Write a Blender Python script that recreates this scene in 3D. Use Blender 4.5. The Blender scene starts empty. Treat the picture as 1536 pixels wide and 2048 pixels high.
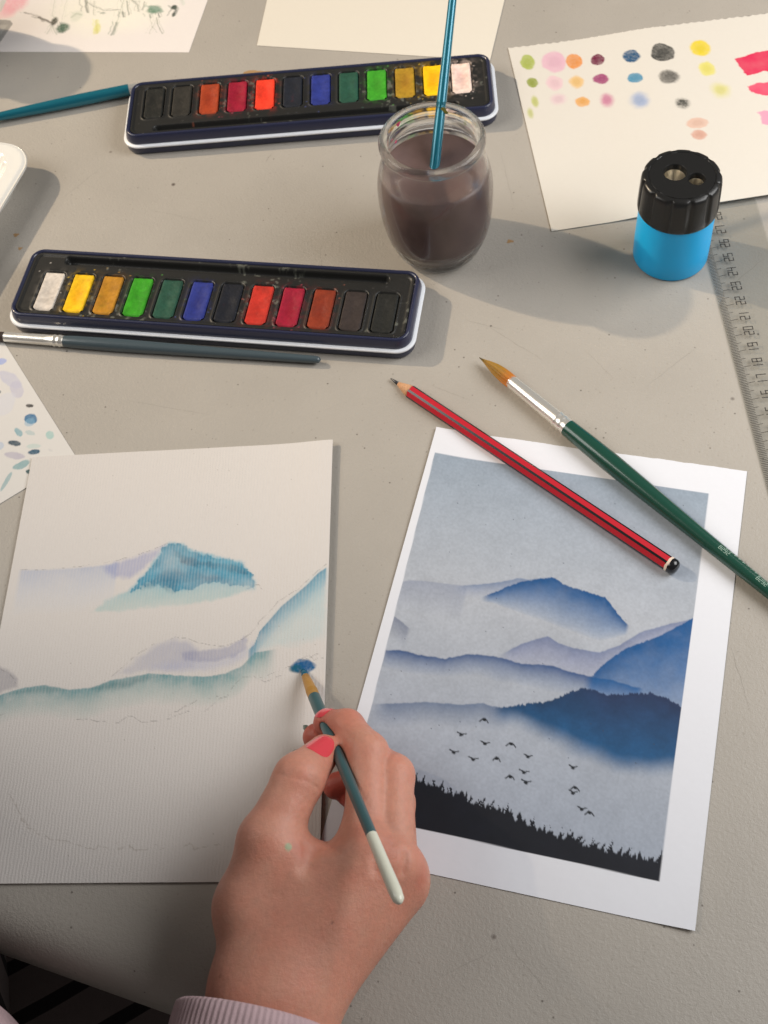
# Tabletop still life: watercolour class. All lengths below are in centimetres; S turns them into metres.
import bpy, bmesh, math, random
import numpy as np
from mathutils import Vector, Matrix
S = .01
scene = bpy.context.scene
COL = scene.collection
# ------------------------------------------------------------------ camera
cam_d = bpy.data.cameras.new('camera'); cam_o = bpy.data.objects.new('camera', cam_d); COL.objects.link(cam_o)
th, ro = 0.56114, -0.16066
Fv = Vector((0, math.sin(th), -math.cos(th))); R0 = Vector((1, 0, 0)); U0 = Vector((0, math.cos(th), math.sin(th)))
Rv = math.cos(ro) * R0 + math.sin(ro) * U0; Uv = -math.sin(ro) * R0 + math.cos(ro) * U0
m = Matrix((Rv, Uv, -Fv)).transposed().to_4x4(); m.translation = Vector((0, 0, 49.839 * S)); cam_o.matrix_world = m
cam_d.sensor_fit = 'VERTICAL'; cam_d.sensor_height = 24; cam_d.lens = 24 * 2485.71 / 2048
cam_d.clip_start = .02; cam_d.clip_end = 20
cam_d.dof.use_dof = True; cam_d.dof.focus_distance = .55; cam_d.dof.aperture_fstop = 16
scene.camera = cam_o
# ------------------------------------------------------------------ light
world = bpy.data.worlds.new('World'); scene.world = world; world.use_nodes = True
bg = world.node_tree.nodes['Background']; bg.inputs[0].default_value = (1, .965, .91, 1); bg.inputs[1].default_value = .115
def area(name, loc, aim, sx, sy, power, col, shape='RECTANGLE'):
    l = bpy.data.lights.new(name, 'AREA'); l.shape = shape; l.size = sx
    if shape == 'RECTANGLE': l.size_y = sy
    l.energy = power; l.color = col
    o = bpy.data.objects.new(name, l); COL.objects.link(o); o.location = loc
    o.rotation_euler = (Vector(aim) - Vector(loc)).to_track_quat('-Z', 'Y').to_euler()
    return o
KEY = Vector((.705, -.375, -.602))
def spot(name, aim, dist, power, col, half, radius, d=KEY):
    l = bpy.data.lights.new(name, 'SPOT'); l.energy = power; l.color = col; l.spot_size = 2 * half; l.spot_blend = 1; l.shadow_soft_size = radius
    o = bpy.data.objects.new(name, l); COL.objects.link(o); o.location = Vector(aim) - d * dist
    o.rotation_euler = d.to_track_quat('-Z', 'Y').to_euler()
spot('low_sunlight_through_window', (.0, .66, 0), 2.4, 175, (1, .80, .56), math.radians(12), .025)
area('window_side_light', (.66, .33, .54), (.12, .35, 0), .62, .5, 6.3, (1, .99, .98))
area('left_window_light', (-1.15, .60, 1.0), (0, .38, 0), .85, .8, 9.6, (1, .97, .93))
scene.view_settings.view_transform = 'Standard'; scene.view_settings.look = 'None'
scene.view_settings.exposure = .12; scene.view_settings.gamma = 1
scene.cycles.use_denoising = True
scene.cycles.max_bounces = 10; scene.cycles.transparent_max_bounces = 12; scene.cycles.sample_clamp_indirect = 3
# ------------------------------------------------------------------ helpers
def lin(c):
    c = np.asarray(c, float) / 255.
    return np.where(c <= .04045, c / 12.92, ((c + .055) / 1.055) ** 2.4)
def tag(o, label=None, cat=None, group=None, kind=None):
    for k, v in (('label', label), ('category', cat), ('group', group), ('kind', kind)):
        if v: o[k] = v
    return o
def thing(name, loc, rz, label, cat, group=None):
    o = bpy.data.objects.new(name, None); COL.objects.link(o); o.empty_display_size = .02
    o.location = Vector(loc) * S; o.rotation_euler.z = rz
    bpy.context.view_layer.update()
    return tag(o, label, cat, group)
def link(name, me, mat, parent=None, label=None):
    if mat:
        for x in (mat if isinstance(mat, (list, tuple)) else [mat]): me.materials.append(x)
    o = bpy.data.objects.new(name, me); COL.objects.link(o)
    if parent: o.parent = parent
    if label: o['label'] = label
    return o
def mesh(name, V, F, mat, parent=None, smooth=True, rgb=None, mi=None, label=None, at=None):
    """V in cm, local to its parent (or to at, for a top-level mesh)"""
    V = np.asarray(V, float)
    me = bpy.data.meshes.new(name)
    if isinstance(F, np.ndarray):
        n, k = F.shape
        me.vertices.add(len(V)); me.vertices.foreach_set('co', (V * S).ravel().astype(np.float32))
        me.loops.add(n * k); me.loops.foreach_set('vertex_index', F.ravel().astype(np.int32))
        me.polygons.add(n); me.polygons.foreach_set('loop_start', np.arange(0, n * k, k, dtype=np.int32)); me.polygons.foreach_set('loop_total', np.full(n, k, dtype=np.int32))
        me.update(calc_edges=True)
    else:
        me.from_pydata([tuple(v) for v in V * S], [], [tuple(f) for f in F])
    if smooth: me.polygons.foreach_set('use_smooth', np.ones(len(me.polygons), bool))
    if mi is not None: me.polygons.foreach_set('material_index', np.asarray(mi, dtype=np.int32))
    if rgb is not None:
        a = me.attributes.new('paint', 'FLOAT_COLOR', 'POINT')
        c = np.ones((len(V), 4), np.float32); c[:, :3] = rgb; a.data.foreach_set('color', c.ravel())
    me.update()
    o = link(name, me, mat, parent, label)
    if at is not None: o.location = Vector(at) * S
    return o
def mat(name, col=(.5, .5, .5), rough=.5, metal=0, attr=False, bump=None, bump2=None, var=None, coat=0, sss=0, spec=.5, spots=None, aniso=None, trans=0, ior=1.45, stripes=None):
    """var=(size cm, amount); bump=(size cm, height mm); spots=(spacing cm, radius, colour)"""
    M = bpy.data.materials.new(name); M.use_nodes = True; nt = M.node_tree; N = nt.nodes; L = nt.links; b = N['Principled BSDF']
    b.inputs['Roughness'].default_value = rough; b.inputs['Metallic'].default_value = metal
    b.inputs['Coat Weight'].default_value = coat; b.inputs['Coat Roughness'].default_value = .12
    b.inputs['Specular IOR Level'].default_value = spec; b.inputs['IOR'].default_value = ior
    b.inputs['Transmission Weight'].default_value = trans
    tc = N.new('ShaderNodeTexCoord').outputs['Object']
    def noise(size, detail=3, rg=.55, off=0, stretch=None):
        n = N.new('ShaderNodeTexNoise'); n.inputs['Scale'].default_value = 100 / size; n.inputs['Detail'].default_value = detail; n.inputs['Roughness'].default_value = rg
        mp = N.new('ShaderNodeMapping'); mp.inputs['Location'].default_value = (off, off * .7, off * .3)
        if stretch: mp.inputs['Scale'].default_value = stretch
        L.new(tc, mp.inputs['Vector']); L.new(mp.outputs[0], n.inputs['Vector']); return n.outputs['Fac']
    if attr:
        a = N.new('ShaderNodeAttribute'); a.attribute_name = 'paint'; c = a.outputs['Color']
    else:
        a = N.new('ShaderNodeRGB'); a.outputs[0].default_value = (*col, 1); c = a.outputs[0]
    if var:
        n = noise(var[0], 4); r = N.new('ShaderNodeMapRange'); r.inputs[1].default_value = .3; r.inputs[2].default_value = .7; r.inputs[3].default_value = 1 - var[1]; r.inputs[4].default_value = 1 + var[1]; L.new(n, r.inputs[0])
        mx = N.new('ShaderNodeVectorMath'); mx.operation = 'SCALE'; L.new(c, mx.inputs[0]); L.new(r.outputs[0], mx.inputs['Scale']); c = mx.outputs[0]
    for sp in (spots or []):
        v = N.new('ShaderNodeTexVoronoi'); v.inputs['Scale'].default_value = 100 / sp[0]; L.new(tc, v.inputs['Vector'])
        r = N.new('ShaderNodeMapRange'); r.inputs[1].default_value = sp[1]; r.inputs[2].default_value = sp[1] * .45; r.inputs[3].default_value = 0; r.inputs[4].default_value = sp[3]; L.new(v.outputs['Distance'], r.inputs[0])
        wn = N.new('ShaderNodeSeparateColor'); L.new(v.outputs['Color'], wn.inputs[0]); gt = N.new('ShaderNodeMath'); gt.operation = 'GREATER_THAN'; gt.inputs[1].default_value = sp[4]; L.new(wn.outputs[0], gt.inputs[0])
        mu = N.new('ShaderNodeMath'); mu.operation = 'MULTIPLY'; L.new(r.outputs[0], mu.inputs[0]); L.new(gt.outputs[0], mu.inputs[1])
        mx = N.new('ShaderNodeMix'); mx.data_type = 'RGBA'; L.new(mu.outputs[0], mx.inputs['Factor']); L.new(c, mx.inputs['A']); mx.inputs['B'].default_value = (*sp[2], 1); c = mx.outputs['Result']
    if stripes: c = stripes(N, L, tc, c, noise)
    L.new(c, b.inputs['Base Color'])
    if sss:
        b.inputs['Subsurface Weight'].default_value = sss; b.inputs['Subsurface Radius'].default_value = (1, .35, .18); b.inputs['Subsurface Scale'].default_value = .004
    prev = None
    for bp in (bump, bump2):
        if not bp: continue
        if bp[0] == 'ribs':        # laid paper: parallel ribs bp[1] cm apart in direction bp[2], with wobble
            mp = N.new('ShaderNodeMapping'); mp.inputs['Rotation'].default_value = (0, 0, bp[2]); L.new(tc, mp.inputs['Vector'])
            w = N.new('ShaderNodeTexWave'); w.wave_profile = 'SIN'; w.inputs['Scale'].default_value = 100 / bp[1] * .314; w.inputs['Distortion'].default_value = 3.2; w.inputs['Detail'].default_value = 3; w.inputs['Detail Scale'].default_value = 1.0
            L.new(mp.outputs[0], w.inputs['Vector']); h = w.outputs['Fac']; hmm = bp[3]
        else:
            h = noise(bp[0], 3, .6, 3.3, bp[2] if len(bp) > 2 else None); hmm = bp[1]
        bn = N.new('ShaderNodeBump'); bn.inputs['Strength'].default_value = 1; bn.inputs['Distance'].default_value = hmm * .001
        L.new(h, bn.inputs['Height'])
        if prev: L.new(prev, bn.inputs['Normal'])
        prev = bn.outputs['Normal']
    if prev: L.new(prev, b.inputs['Normal'])
    return M
def lathe(prof, n=64, sx=1, rfun=None):
    V, F = [], []
    for r, z in prof:
        for i in range(n):
            a = 2 * math.pi * i / n; rr = r * (rfun(a, z) if rfun else 1)
            V.append((rr * math.cos(a), rr * math.sin(a), z))
    for j in range(len(prof) - 1):
        for i in range(n):
            F.append((j * n + i, j * n + (i + 1) % n, (j + 1) * n + (i + 1) % n, (j + 1) * n + i))
    return V, F
def caps(F, n, rings, first=True, last=True):
    if first: F.append(tuple(range(n))[::-1])
    if last: F.append(tuple((rings - 1) * n + i for i in range(n)))
    return F
def frame(d):
    d = np.asarray(d, float); d /= np.linalg.norm(d); up = np.array([0, 0, 1.]) if abs(d[2]) < .95 else np.array([0, 1., 0])
    s = np.cross(d, up); s /= np.linalg.norm(s); return d, s, np.cross(s, d)
def tube(pts, rad, n=20, flat=1.0, cap=True, rfun=None):
    pts = np.asarray(pts, float); V, F = [], []
    for j, q in enumerate(pts):
        t = pts[min(j + 1, len(pts) - 1)] - pts[max(j - 1, 0)]; _, s, u = frame(t)
        for i in range(n):
            a = 2 * math.pi * i / n; k = rad[j] * (rfun(a, j) if rfun else 1)
            V.append(q + s * math.cos(a) * k + u * math.sin(a) * k * flat)
    for j in range(len(pts) - 1):
        for i in range(n): F.append((j * n + i, j * n + (i + 1) % n, (j + 1) * n + (i + 1) % n, (j + 1) * n + i))
    if cap: caps(F, n, len(pts))
    return V, F
def join(*VF):
    V, F = [], []
    for v, f in VF:
        k = len(V); V += list(v); F += [tuple(i + k for i in q) for q in f]
    return V, F
# value noise on arrays ------------------------------------------------
def vnoise(x, y, seed=0):
    xi = np.floor(x).astype(np.int64); yi = np.floor(y).astype(np.int64); fx = x - xi; fy = y - yi
    fx = fx * fx * (3 - 2 * fx); fy = fy * fy * (3 - 2 * fy)
    def h(a, b):
        n = (a * 374761393 + b * 668265263 + seed * 144665) & 0xffffffff
        n = ((n ^ (n >> 13)) * 1274126177) & 0xffffffff
        return ((n ^ (n >> 16)) & 0xffff) / 65535.
    return (h(xi, yi) * (1 - fx) + h(xi + 1, yi) * fx) * (1 - fy) + (h(xi, yi + 1) * (1 - fx) + h(xi + 1, yi + 1) * fx) * fy
def fbm(x, y, s, seed=0, o=4):
    t = 0; a = .5; x = np.asarray(x) / s; y = np.asarray(y) / s
    for i in range(o):
        t = t + a * vnoise(x, y, seed + i * 17); x = x * 2.03 + 5.1; y = y * 2.03 + 1.7; a *= .5
    return t / (1 - .5 ** o) - .5
def sstep(a, b, x):
    t = np.clip((x - a) / (b - a), 0, 1); return t * t * (3 - 2 * t)
class Canvas:
    def __init__(s, U, V, base):
        s.U, s.V = U, V; s.rgb = np.empty((len(U), 3)); s.rgb[:] = base
    def put(s, a, col, sel=None):
        a = np.clip(a, 0, 1)[:, None]
        if sel is None: s.rgb = s.rgb * (1 - a) + col * a
        else: s.rgb[sel] = s.rgb[sel] * (1 - a) + col * a
    def sel(s, P, m):
        P = np.asarray(P); return np.nonzero((s.U > P[:, 0].min() - m) & (s.U < P[:, 0].max() + m) & (s.V > P[:, 1].min() - m) & (s.V < P[:, 1].max() + m))[0]
    def sd(s, P, ix, closed=True):
        """signed distance to a polygon (negative inside) or distance to a polyline"""
        P = np.asarray(P, float); x = s.U[ix]; y = s.V[ix]; d = np.full(len(ix), 1e9); ins = np.zeros(len(ix), bool); n = len(P)
        for i in range(n if closed else n - 1):
            a = P[i]; b = P[(i + 1) % n]; e = b - a; L2 = max(e @ e, 1e-9)
            t = np.clip(((x - a[0]) * e[0] + (y - a[1]) * e[1]) / L2, 0, 1)
            d = np.minimum(d, np.hypot(x - a[0] - t * e[0], y - a[1] - t * e[1]))
            if closed:
                c = (a[1] > y) != (b[1] > y)
                with np.errstate(divide='ignore', invalid='ignore'): ins ^= c & (x < (b[0] - a[0]) * (y - a[1]) / ((b[1] - a[1]) or 1e-9) + a[0])
        return np.where(ins, -d, d) if closed else d
    def poly(s, P, col, a=1, soft=.06, jag=.05, js=.25, seed=1, edge=0, var=.15, fade=None, col2=None):
        ix = s.sel(P, soft * 2 + jag * 2 + .1)
        if not len(ix): return
        d = s.sd(P, ix) + fbm(s.U[ix], s.V[ix], js, seed) * jag * 2
        al = a * sstep(soft * .5, -soft, d) * (1 + var * 2 * fbm(s.U[ix], s.V[ix], .8, seed + 5))
        if edge: al = al * (1 + edge * np.exp(-np.maximum(-d, 0) / .06))
        c = lin(col)
        if fade is not None:     # fade = (v0, v1, alpha at v1) along v
            t = sstep(fade[0], fade[1], s.V[ix]); al = al * (1 - t + t * fade[2])
            if col2 is not None: c = lin(col)[None] * (1 - t[:, None]) + lin(col2)[None] * t[:, None]
        s.put(al, c, ix)
    def ridge(s, P, col, a=1, D=1.5, soft=.04, jag=.03, js=.12, seed=1, col2=None, ends=.5, var=.1, power=1.0, floor=0, foot=None):
        P = np.asarray(P, float); o = np.argsort(P[:, 0]); P = P[o]
        ix = np.nonzero((s.U > P[0, 0] - .02) & (s.U < P[-1, 0] + .02) & (s.V > P[:, 1].min() - .5) & (s.V < P[:, 1].max() + D * 2.5))[0]
        u = s.U[ix]; r = np.interp(u, P[:, 0], P[:, 1]) + fbm(u, u * 0 + seed, js, seed) * jag * 2 + fbm(u, u * 0, 1.1, seed + 3) * jag
        dep = s.V[ix] - r; DD = D * (1 + .35 * fbm(u, s.V[ix] * .4, 1.6, seed + 9))
        if foot is not None:
            B = np.asarray(foot, float); DD = np.maximum(np.interp(u, B[:, 0], B[:, 1]) - r, .12) + .5 * fbm(u, s.V[ix] * .4, 1.6, seed + 9) * D * .3
            DD = np.maximum(DD, .1); D = DD
        f = np.clip(1 - dep / DD, 0, 1) ** power
        al = a * sstep(-soft, soft, dep) * (floor + (1 - floor) * f)
        if ends: al = al * sstep(P[0, 0], P[0, 0] + abs(ends), u) * (1 if ends < 0 else sstep(P[-1, 0], P[-1, 0] - ends * .4, u))
        al = al * (1 + var * 2 * fbm(u, s.V[ix], .5, seed + 2))
        c = lin(col)
        if col2 is not None:
            t = np.clip(dep / D, 0, 1)[:, None]; c = lin(col) * (1 - t) + lin(col2) * t
        s.put(al, c, ix)
    def blob(s, u, v, ru, rv, col, a=1, soft=.15, gr=.1, rot=0, seed=1):
        m = max(ru, rv) * (1.3 + soft) + .1; ix = np.nonzero((abs(s.U - u) < m) & (abs(s.V - v) < m))[0]
        if not len(ix): return
        x = s.U[ix] - u; y = s.V[ix] - v; c, sn = math.cos(rot), math.sin(rot); x, y = x * c + y * sn, -x * sn + y * c
        q = np.sqrt((x / ru) ** 2 + (y / rv) ** 2) + fbm(s.U[ix], s.V[ix], max(ru, rv) * .8, seed) * .5
        al = a * sstep(1 + soft, 1 - soft, q) * (1 + gr * 3 * fbm(s.U[ix], s.V[ix], .09, seed + 3)) * (1 + .3 * fbm(s.U[ix], s.V[ix], .5, seed + 8))
        if soft < .3: al = al * (.86 + .22 * np.exp(-np.maximum(1 - q, 0) / .12))
        s.put(al, lin(col), ix)
    def line(s, P, w, col, a=1, brk=0, seed=1, wob=0):
        P = np.asarray(P, float); ix = s.sel(P, w + .1 + wob)
        if not len(ix): return
        sx = s.U[ix].copy()
        if wob:
            keepU, keepV = s.U, s.V; s.U = s.U.copy(); s.V = s.V.copy()
            s.U[ix] += wob * fbm(keepU[ix], keepV[ix], .3, seed); s.V[ix] += wob * fbm(keepU[ix], keepV[ix], .3, seed + 4)
            d = s.sd(P, ix, False); s.U, s.V = keepU, keepV
        else: d = s.sd(P, ix, False)
        al = a * sstep(w, w * .35, d)
        if brk: al = al * sstep(brk - .5 - .12, brk - .5 + .12, fbm(s.U[ix], s.V[ix], .16, seed + 2))
        s.put(al, lin(col), ix)
def sheet(name, origin, ang, corners, step, base, paintf, material, label, cat, thick=.03, zf=None, jit=None, group=None):
    """a sheet of paper as one solid mesh; origin/ang place its local (u right, v down) frame on the table"""
    C4 = np.asarray(corners, float)                                    # TL TR BR BL in local cm
    nu = int(max(np.linalg.norm(C4[1] - C4[0]), np.linalg.norm(C4[2] - C4[3])) / step) + 1
    nv = int(max(np.linalg.norm(C4[3] - C4[0]), np.linalg.norm(C4[2] - C4[1])) / step) + 1
    s, t = np.meshgrid(np.linspace(0, 1, nu), np.linspace(0, 1, nv)); s = s.ravel(); t = t.ravel()
    Q = ((1 - s) * (1 - t))[:, None] * C4[0] + (s * (1 - t))[:, None] * C4[1] + (s * t)[:, None] * C4[2] + ((1 - s) * t)[:, None] * C4[3]
    if jit is not None: Q = Q + jit(s, t, Q)
    cv = Canvas(Q[:, 0], Q[:, 1], lin(base))
    cv.st = (s, t)
    if paintf: paintf(cv)
    cv.rgb *= (1 + .02 * fbm(cv.U, cv.V, .15, 77))[:, None]
    z = np.full(len(Q), thick + .005) + (zf(Q[:, 0], Q[:, 1], s, t) if zf else 0)
    V = np.c_[Q[:, 0], -Q[:, 1], z]
    i = np.arange(nu * nv).reshape(nv, nu)
    F = np.stack([i[:-1, :-1], i[1:, :-1], i[1:, 1:], i[:-1, 1:]], -1).reshape(-1, 4)
    ring = np.r_[i[0, :-1], i[:-1, -1], i[-1, :0:-1], i[:0:-1, 0]]
    # underside: a coarse copy of the outline joined by a skirt
    k = len(V); low = V[ring].copy(); low[:, 2] -= thick; V2 = np.vstack([V, low]); n = len(ring)
    j = np.arange(n); F2 = np.stack([ring[j], ring[(j + 1) % n], k + (j + 1) % n, k + j], -1)
    rgb = np.vstack([cv.rgb, np.tile(lin(base), (n, 1))])
    me_o = mesh(name, V2, np.vstack([F, F2]), material, None, True, rgb)
    bm = bmesh.new(); bm.from_mesh(me_o.data); bm.verts.ensure_lookup_table()
    ju = sorted(set(list(range(0, nv, 12)) + [nv - 1])); iu = sorted(set(list(range(0, nu, 12)) + [nu - 1]))      # underside at a coarser pitch
    low = {(a, b): bm.verts.new(Vector(V[i[a, b]] - np.array([0, 0, thick])) * S) for a in ju for b in iu}
    for a, a2 in zip(ju[:-1], ju[1:]):
        for b, b2 in zip(iu[:-1], iu[1:]): bm.faces.new((low[a, b], low[a, b2], low[a2, b2], low[a2, b]))
    for e in bm.edges:
        if len(e.link_faces) == 2 and e.calc_face_angle(0) > .9: e.smooth = False
    bm.to_mesh(me_o.data); bm.free()
    me_o.location = Vector(origin + (0,)) * S; me_o.rotation_euler.z = ang
    return tag(me_o, label, cat, group)
# ------------------------------------------------------------------ table
EDGE_A = -.4625                                                      # direction of the near table edge
table_m = mat('table_plastic', (.385, .357, .318), .46, bump=(.13, .24), bump2=(.05, .08), var=(7, .05),
              spots=[(.62, .10, (.11, .095, .08), .8, .72), (2.3, .035, (.06, .05, .045), .95, .4), (.28, .20, (.27, .245, .21), .5, .74), (5.5, .030, (.08, .06, .05), .9, .3)])
def build_table():
    t = thing('table', (-10.67, 10.46, 0), EDGE_A, 'pale beige speckled plastic table top carrying all the art materials', 'table')
    prof = [(0, -3.6), (0, -1.7), (.04, -1.3), (.16, -.9), (.38, -.55), (.7, -.28), (1.1, -.1), (1.55, -.02), (2.0, 0)]
    xs = np.linspace(-70, 110, 60); V = []; F = []
    for y, z in prof + [(10, 0), (78, 0), (78, -3.6)]:
        for xx in xs: V.append((xx, y, z))
    n = len(xs)
    for j in range(len(prof) + 2):
        for i in range(n - 1): F.append((j * n + i, j * n + i + 1, (j + 1) * n + i + 1, (j + 1) * n + i))
    F.append(tuple(range(n))[::-1] + tuple((len(prof) + 2) * n + i for i in range(n)))
    mesh('tabletop', V, F, table_m, t)
    rnd = random.Random(11); ca, sa = math.cos(-EDGE_A), math.sin(-EDGE_A)
    def loc(x, y): x += 10.67; y -= 10.46; return (x * ca - y * sa, x * sa + y * ca)
    V = []; F = []
    for x0, y0, x1, y1, w in [(6.93, 41.41, 9.14, 38.77, 0.022), (13.71, 36.06, 17.02, 38.11, 0.018), (18.89, 41.09, 22.04, 43.24, 0.02), (-3.57, 56.29, -3.07, 57.02, 0.03), (-1.17, 48.73, -1.21, 47.06, 0.02), (-0.02, 44.45, 5.45, 45.06, 0.012), (3.31, 38.35, 5.12, 37.02, 0.015), (-17.75, 33.11, -17.02, 33.49, 0.02), (13.86, 21.79, 13.83, 18.73, 0.015), (-0.94, 10.08, 1.94, 10.94, 0.014), (-15.63, 55.93, -12.95, 58.26, 0.012), (9.85, 54.2, 9.78, 49.36, 0.012), (-10.42, 53.93, -7.06, 52.18, 0.012), (5.76, 42.17, 7.66, 41.08, 0.02), (11.36, 38.97, 12.38, 36.81, 0.012), (1.97, 11.12, 3.27, 8.88, 0.012), (-12.2, 40.54, -7.89, 38.7, 0.012)]:
        n = 14; pts = []
        for i in range(n + 1):
            f = i / n; bow = math.sin(f * math.pi) * rnd.uniform(-.02, .02) * 4; pts.append((x0 + (x1 - x0) * f + bow * .4 + rnd.uniform(-.02, .02), y0 + (y1 - y0) * f + rnd.uniform(-.02, .02)))
        dx, dy = x1 - x0, y1 - y0; l = math.hypot(dx, dy); nx, ny = -dy / l, dx / l; k = len(V)
        for i, (x, y) in enumerate(pts):
            ww = w * .7 * math.sin(math.pi * (i + .3) / (n + .6)) * rnd.uniform(.5, 1.1)
            for sg in (-1, 1): q = loc(x + nx * ww * sg, y + ny * ww * sg); V.append((q[0], q[1], .004))
        F += [(k + 2 * i, k + 2 * i + 1, k + 2 * i + 3, k + 2 * i + 2) for i in range(n)]
    o = mesh('scratches', V, F, mat('scored_plastic', (.31, .285, .25), .6), t, False); o['kind'] = 'stuff'
    V = []; F = []
    for x, y, r, sq in [(-3.67, 64.24, 0.9, 0.35), (-4.78, 64.03, 0.35, 0.5), (-1.98, 63.96, 0.3, 0.4), (-18.16, 53.67, 0.16, 0.8), (-17.9, 52.55, 0.12, 0.9), (9.07, 47.11, 0.18, 0.7)]:
        k = len(V); q = loc(x, y); V.append((q[0], q[1], .005)); n = 18
        for i in range(n):
            a = 2 * math.pi * i / n; rr = r * (1 + .25 * math.sin(3 * a + x) + .15 * rnd.uniform(-1, 1)); q = loc(x + math.cos(a) * rr, y + math.sin(a) * rr * sq); V.append((q[0], q[1], .005))
        F += [(k, k + 1 + i, k + 1 + (i + 1) % n) for i in range(n)]
    o = mesh('paint_stains', V, F, mat('dried_ochre_stain', (.36, .22, .10), .6), t, False); o['kind'] = 'stuff'
    return t
build_table()
# ------------------------------------------------------------------ papers
PAPER = (236, 231, 222)
paper_m = mat('drawing_paper', attr=True, rough=.85, spec=.25, bump=(.03, .03), bump2=(.4, .05))
ribbed_m = mat('ribbed_watercolour_paper', attr=True, rough=.8, spec=.3, bump=('ribs', .15, 0, .045), bump2=(.07, .14))
print_m = mat('printed_office_paper', attr=True, rough=.6, spec=.4, bump=(1.5, .15), bump2=(.02, .01))
PR = {'far': [(-0.05, 8.82), (0.6, 8.59), (1.28, 8.47), (2.55, 8.41), (3.34, 8.31)], 'lav': [(2.47, 8.58), (3.0, 8.38), (4.09, 8.06), (4.85, 7.79), (5.37, 7.53), (5.94, 7.5), (6.91, 7.19), (7.4, 7.38)], 'blue': [(3.89, 8.8), (4.41, 8.52), (4.91, 8.12), (5.52, 7.71), (6.37, 7.37), (6.91, 7.19), (7.52, 7.47), (8.22, 7.59), (9.36, 7.76), (9.76, 8.2), (10.27, 8.73), (10.63, 8.96)], 'small': [(-0.37, 10.42), (-0.14, 10.43), (0.35, 10.51), (0.74, 10.72), (1.19, 10.99)], 'lav2': [(5.11, 11.61), (6.07, 10.79), (6.67, 10.42), (7.18, 10.15), (7.77, 10.41), (8.44, 10.5), (9.53, 10.48), (10.33, 9.96), (11.09, 9.19), (12.31, 8.53), (13.35, 8.08)], 'mid': [(-0.26, 12.34), (0.0, 12.27), (0.93, 12.06), (2.08, 12.13), (2.97, 12.08), (4.0, 11.66), (4.99, 11.56), (6.0, 11.66), (7.52, 11.55), (8.41, 11.67), (9.39, 11.71), (10.35, 11.69), (11.64, 11.86)], 'big': [(8.99, 11.91), (9.38, 11.64), (9.63, 11.18), (10.09, 10.61), (10.56, 10.11), (11.56, 9.47), (12.35, 8.87), (13.24, 8.1), (13.54, 7.9)], 'line': [(0.13, 14.86), (2.55, 14.26), (4.26, 14.03), (4.98, 13.8), (5.43, 13.87), (6.39, 13.8)], 'dark': [(5.24, 14.05), (5.95, 13.79), (6.77, 13.53), (7.59, 13.25), (8.17, 12.9), (8.55, 12.59), (9.04, 12.28), (9.57, 12.27), (10.24, 12.42), (11.05, 12.14), (12.08, 11.96), (12.73, 12.11), (13.21, 12.31), (13.59, 12.4)], 'darkbot': [(4.95, 14.22), (6.68, 14.25), (8.03, 14.62), (9.37, 15.11), (10.86, 15.38), (12.27, 15.25), (13.56, 14.92), (13.95, 14.84)], 'lavF': [(2.35, 9.13), (4.81, 8.84), (7.7, 8.59)], 'blueF': [(3.47, 8.96), (4.49, 8.92), (6.04, 9.34), (7.88, 9.74), (9.45, 9.93), (10.78, 9.32)], 'lav2F': [(4.92, 11.8), (7.59, 11.95), (9.11, 12.03), (10.66, 10.86), (13.6, 8.48)], 'midF': [(-0.32, 13.02), (2.27, 13.0), (4.42, 12.62), (6.62, 12.67), (8.79, 12.71), (11.96, 12.72)], 'bigF': [(8.86, 12.53), (9.86, 12.8), (11.98, 12.84), (14.27, 12.95)], 'tree': [(-0.14, 16.89), (1.25, 17.17), (2.61, 17.45), (3.96, 17.77), (5.49, 18.06), (7.64, 18.47), (9.11, 18.75), (10.74, 18.87), (11.94, 18.92), (13.31, 18.87)]}
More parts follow.
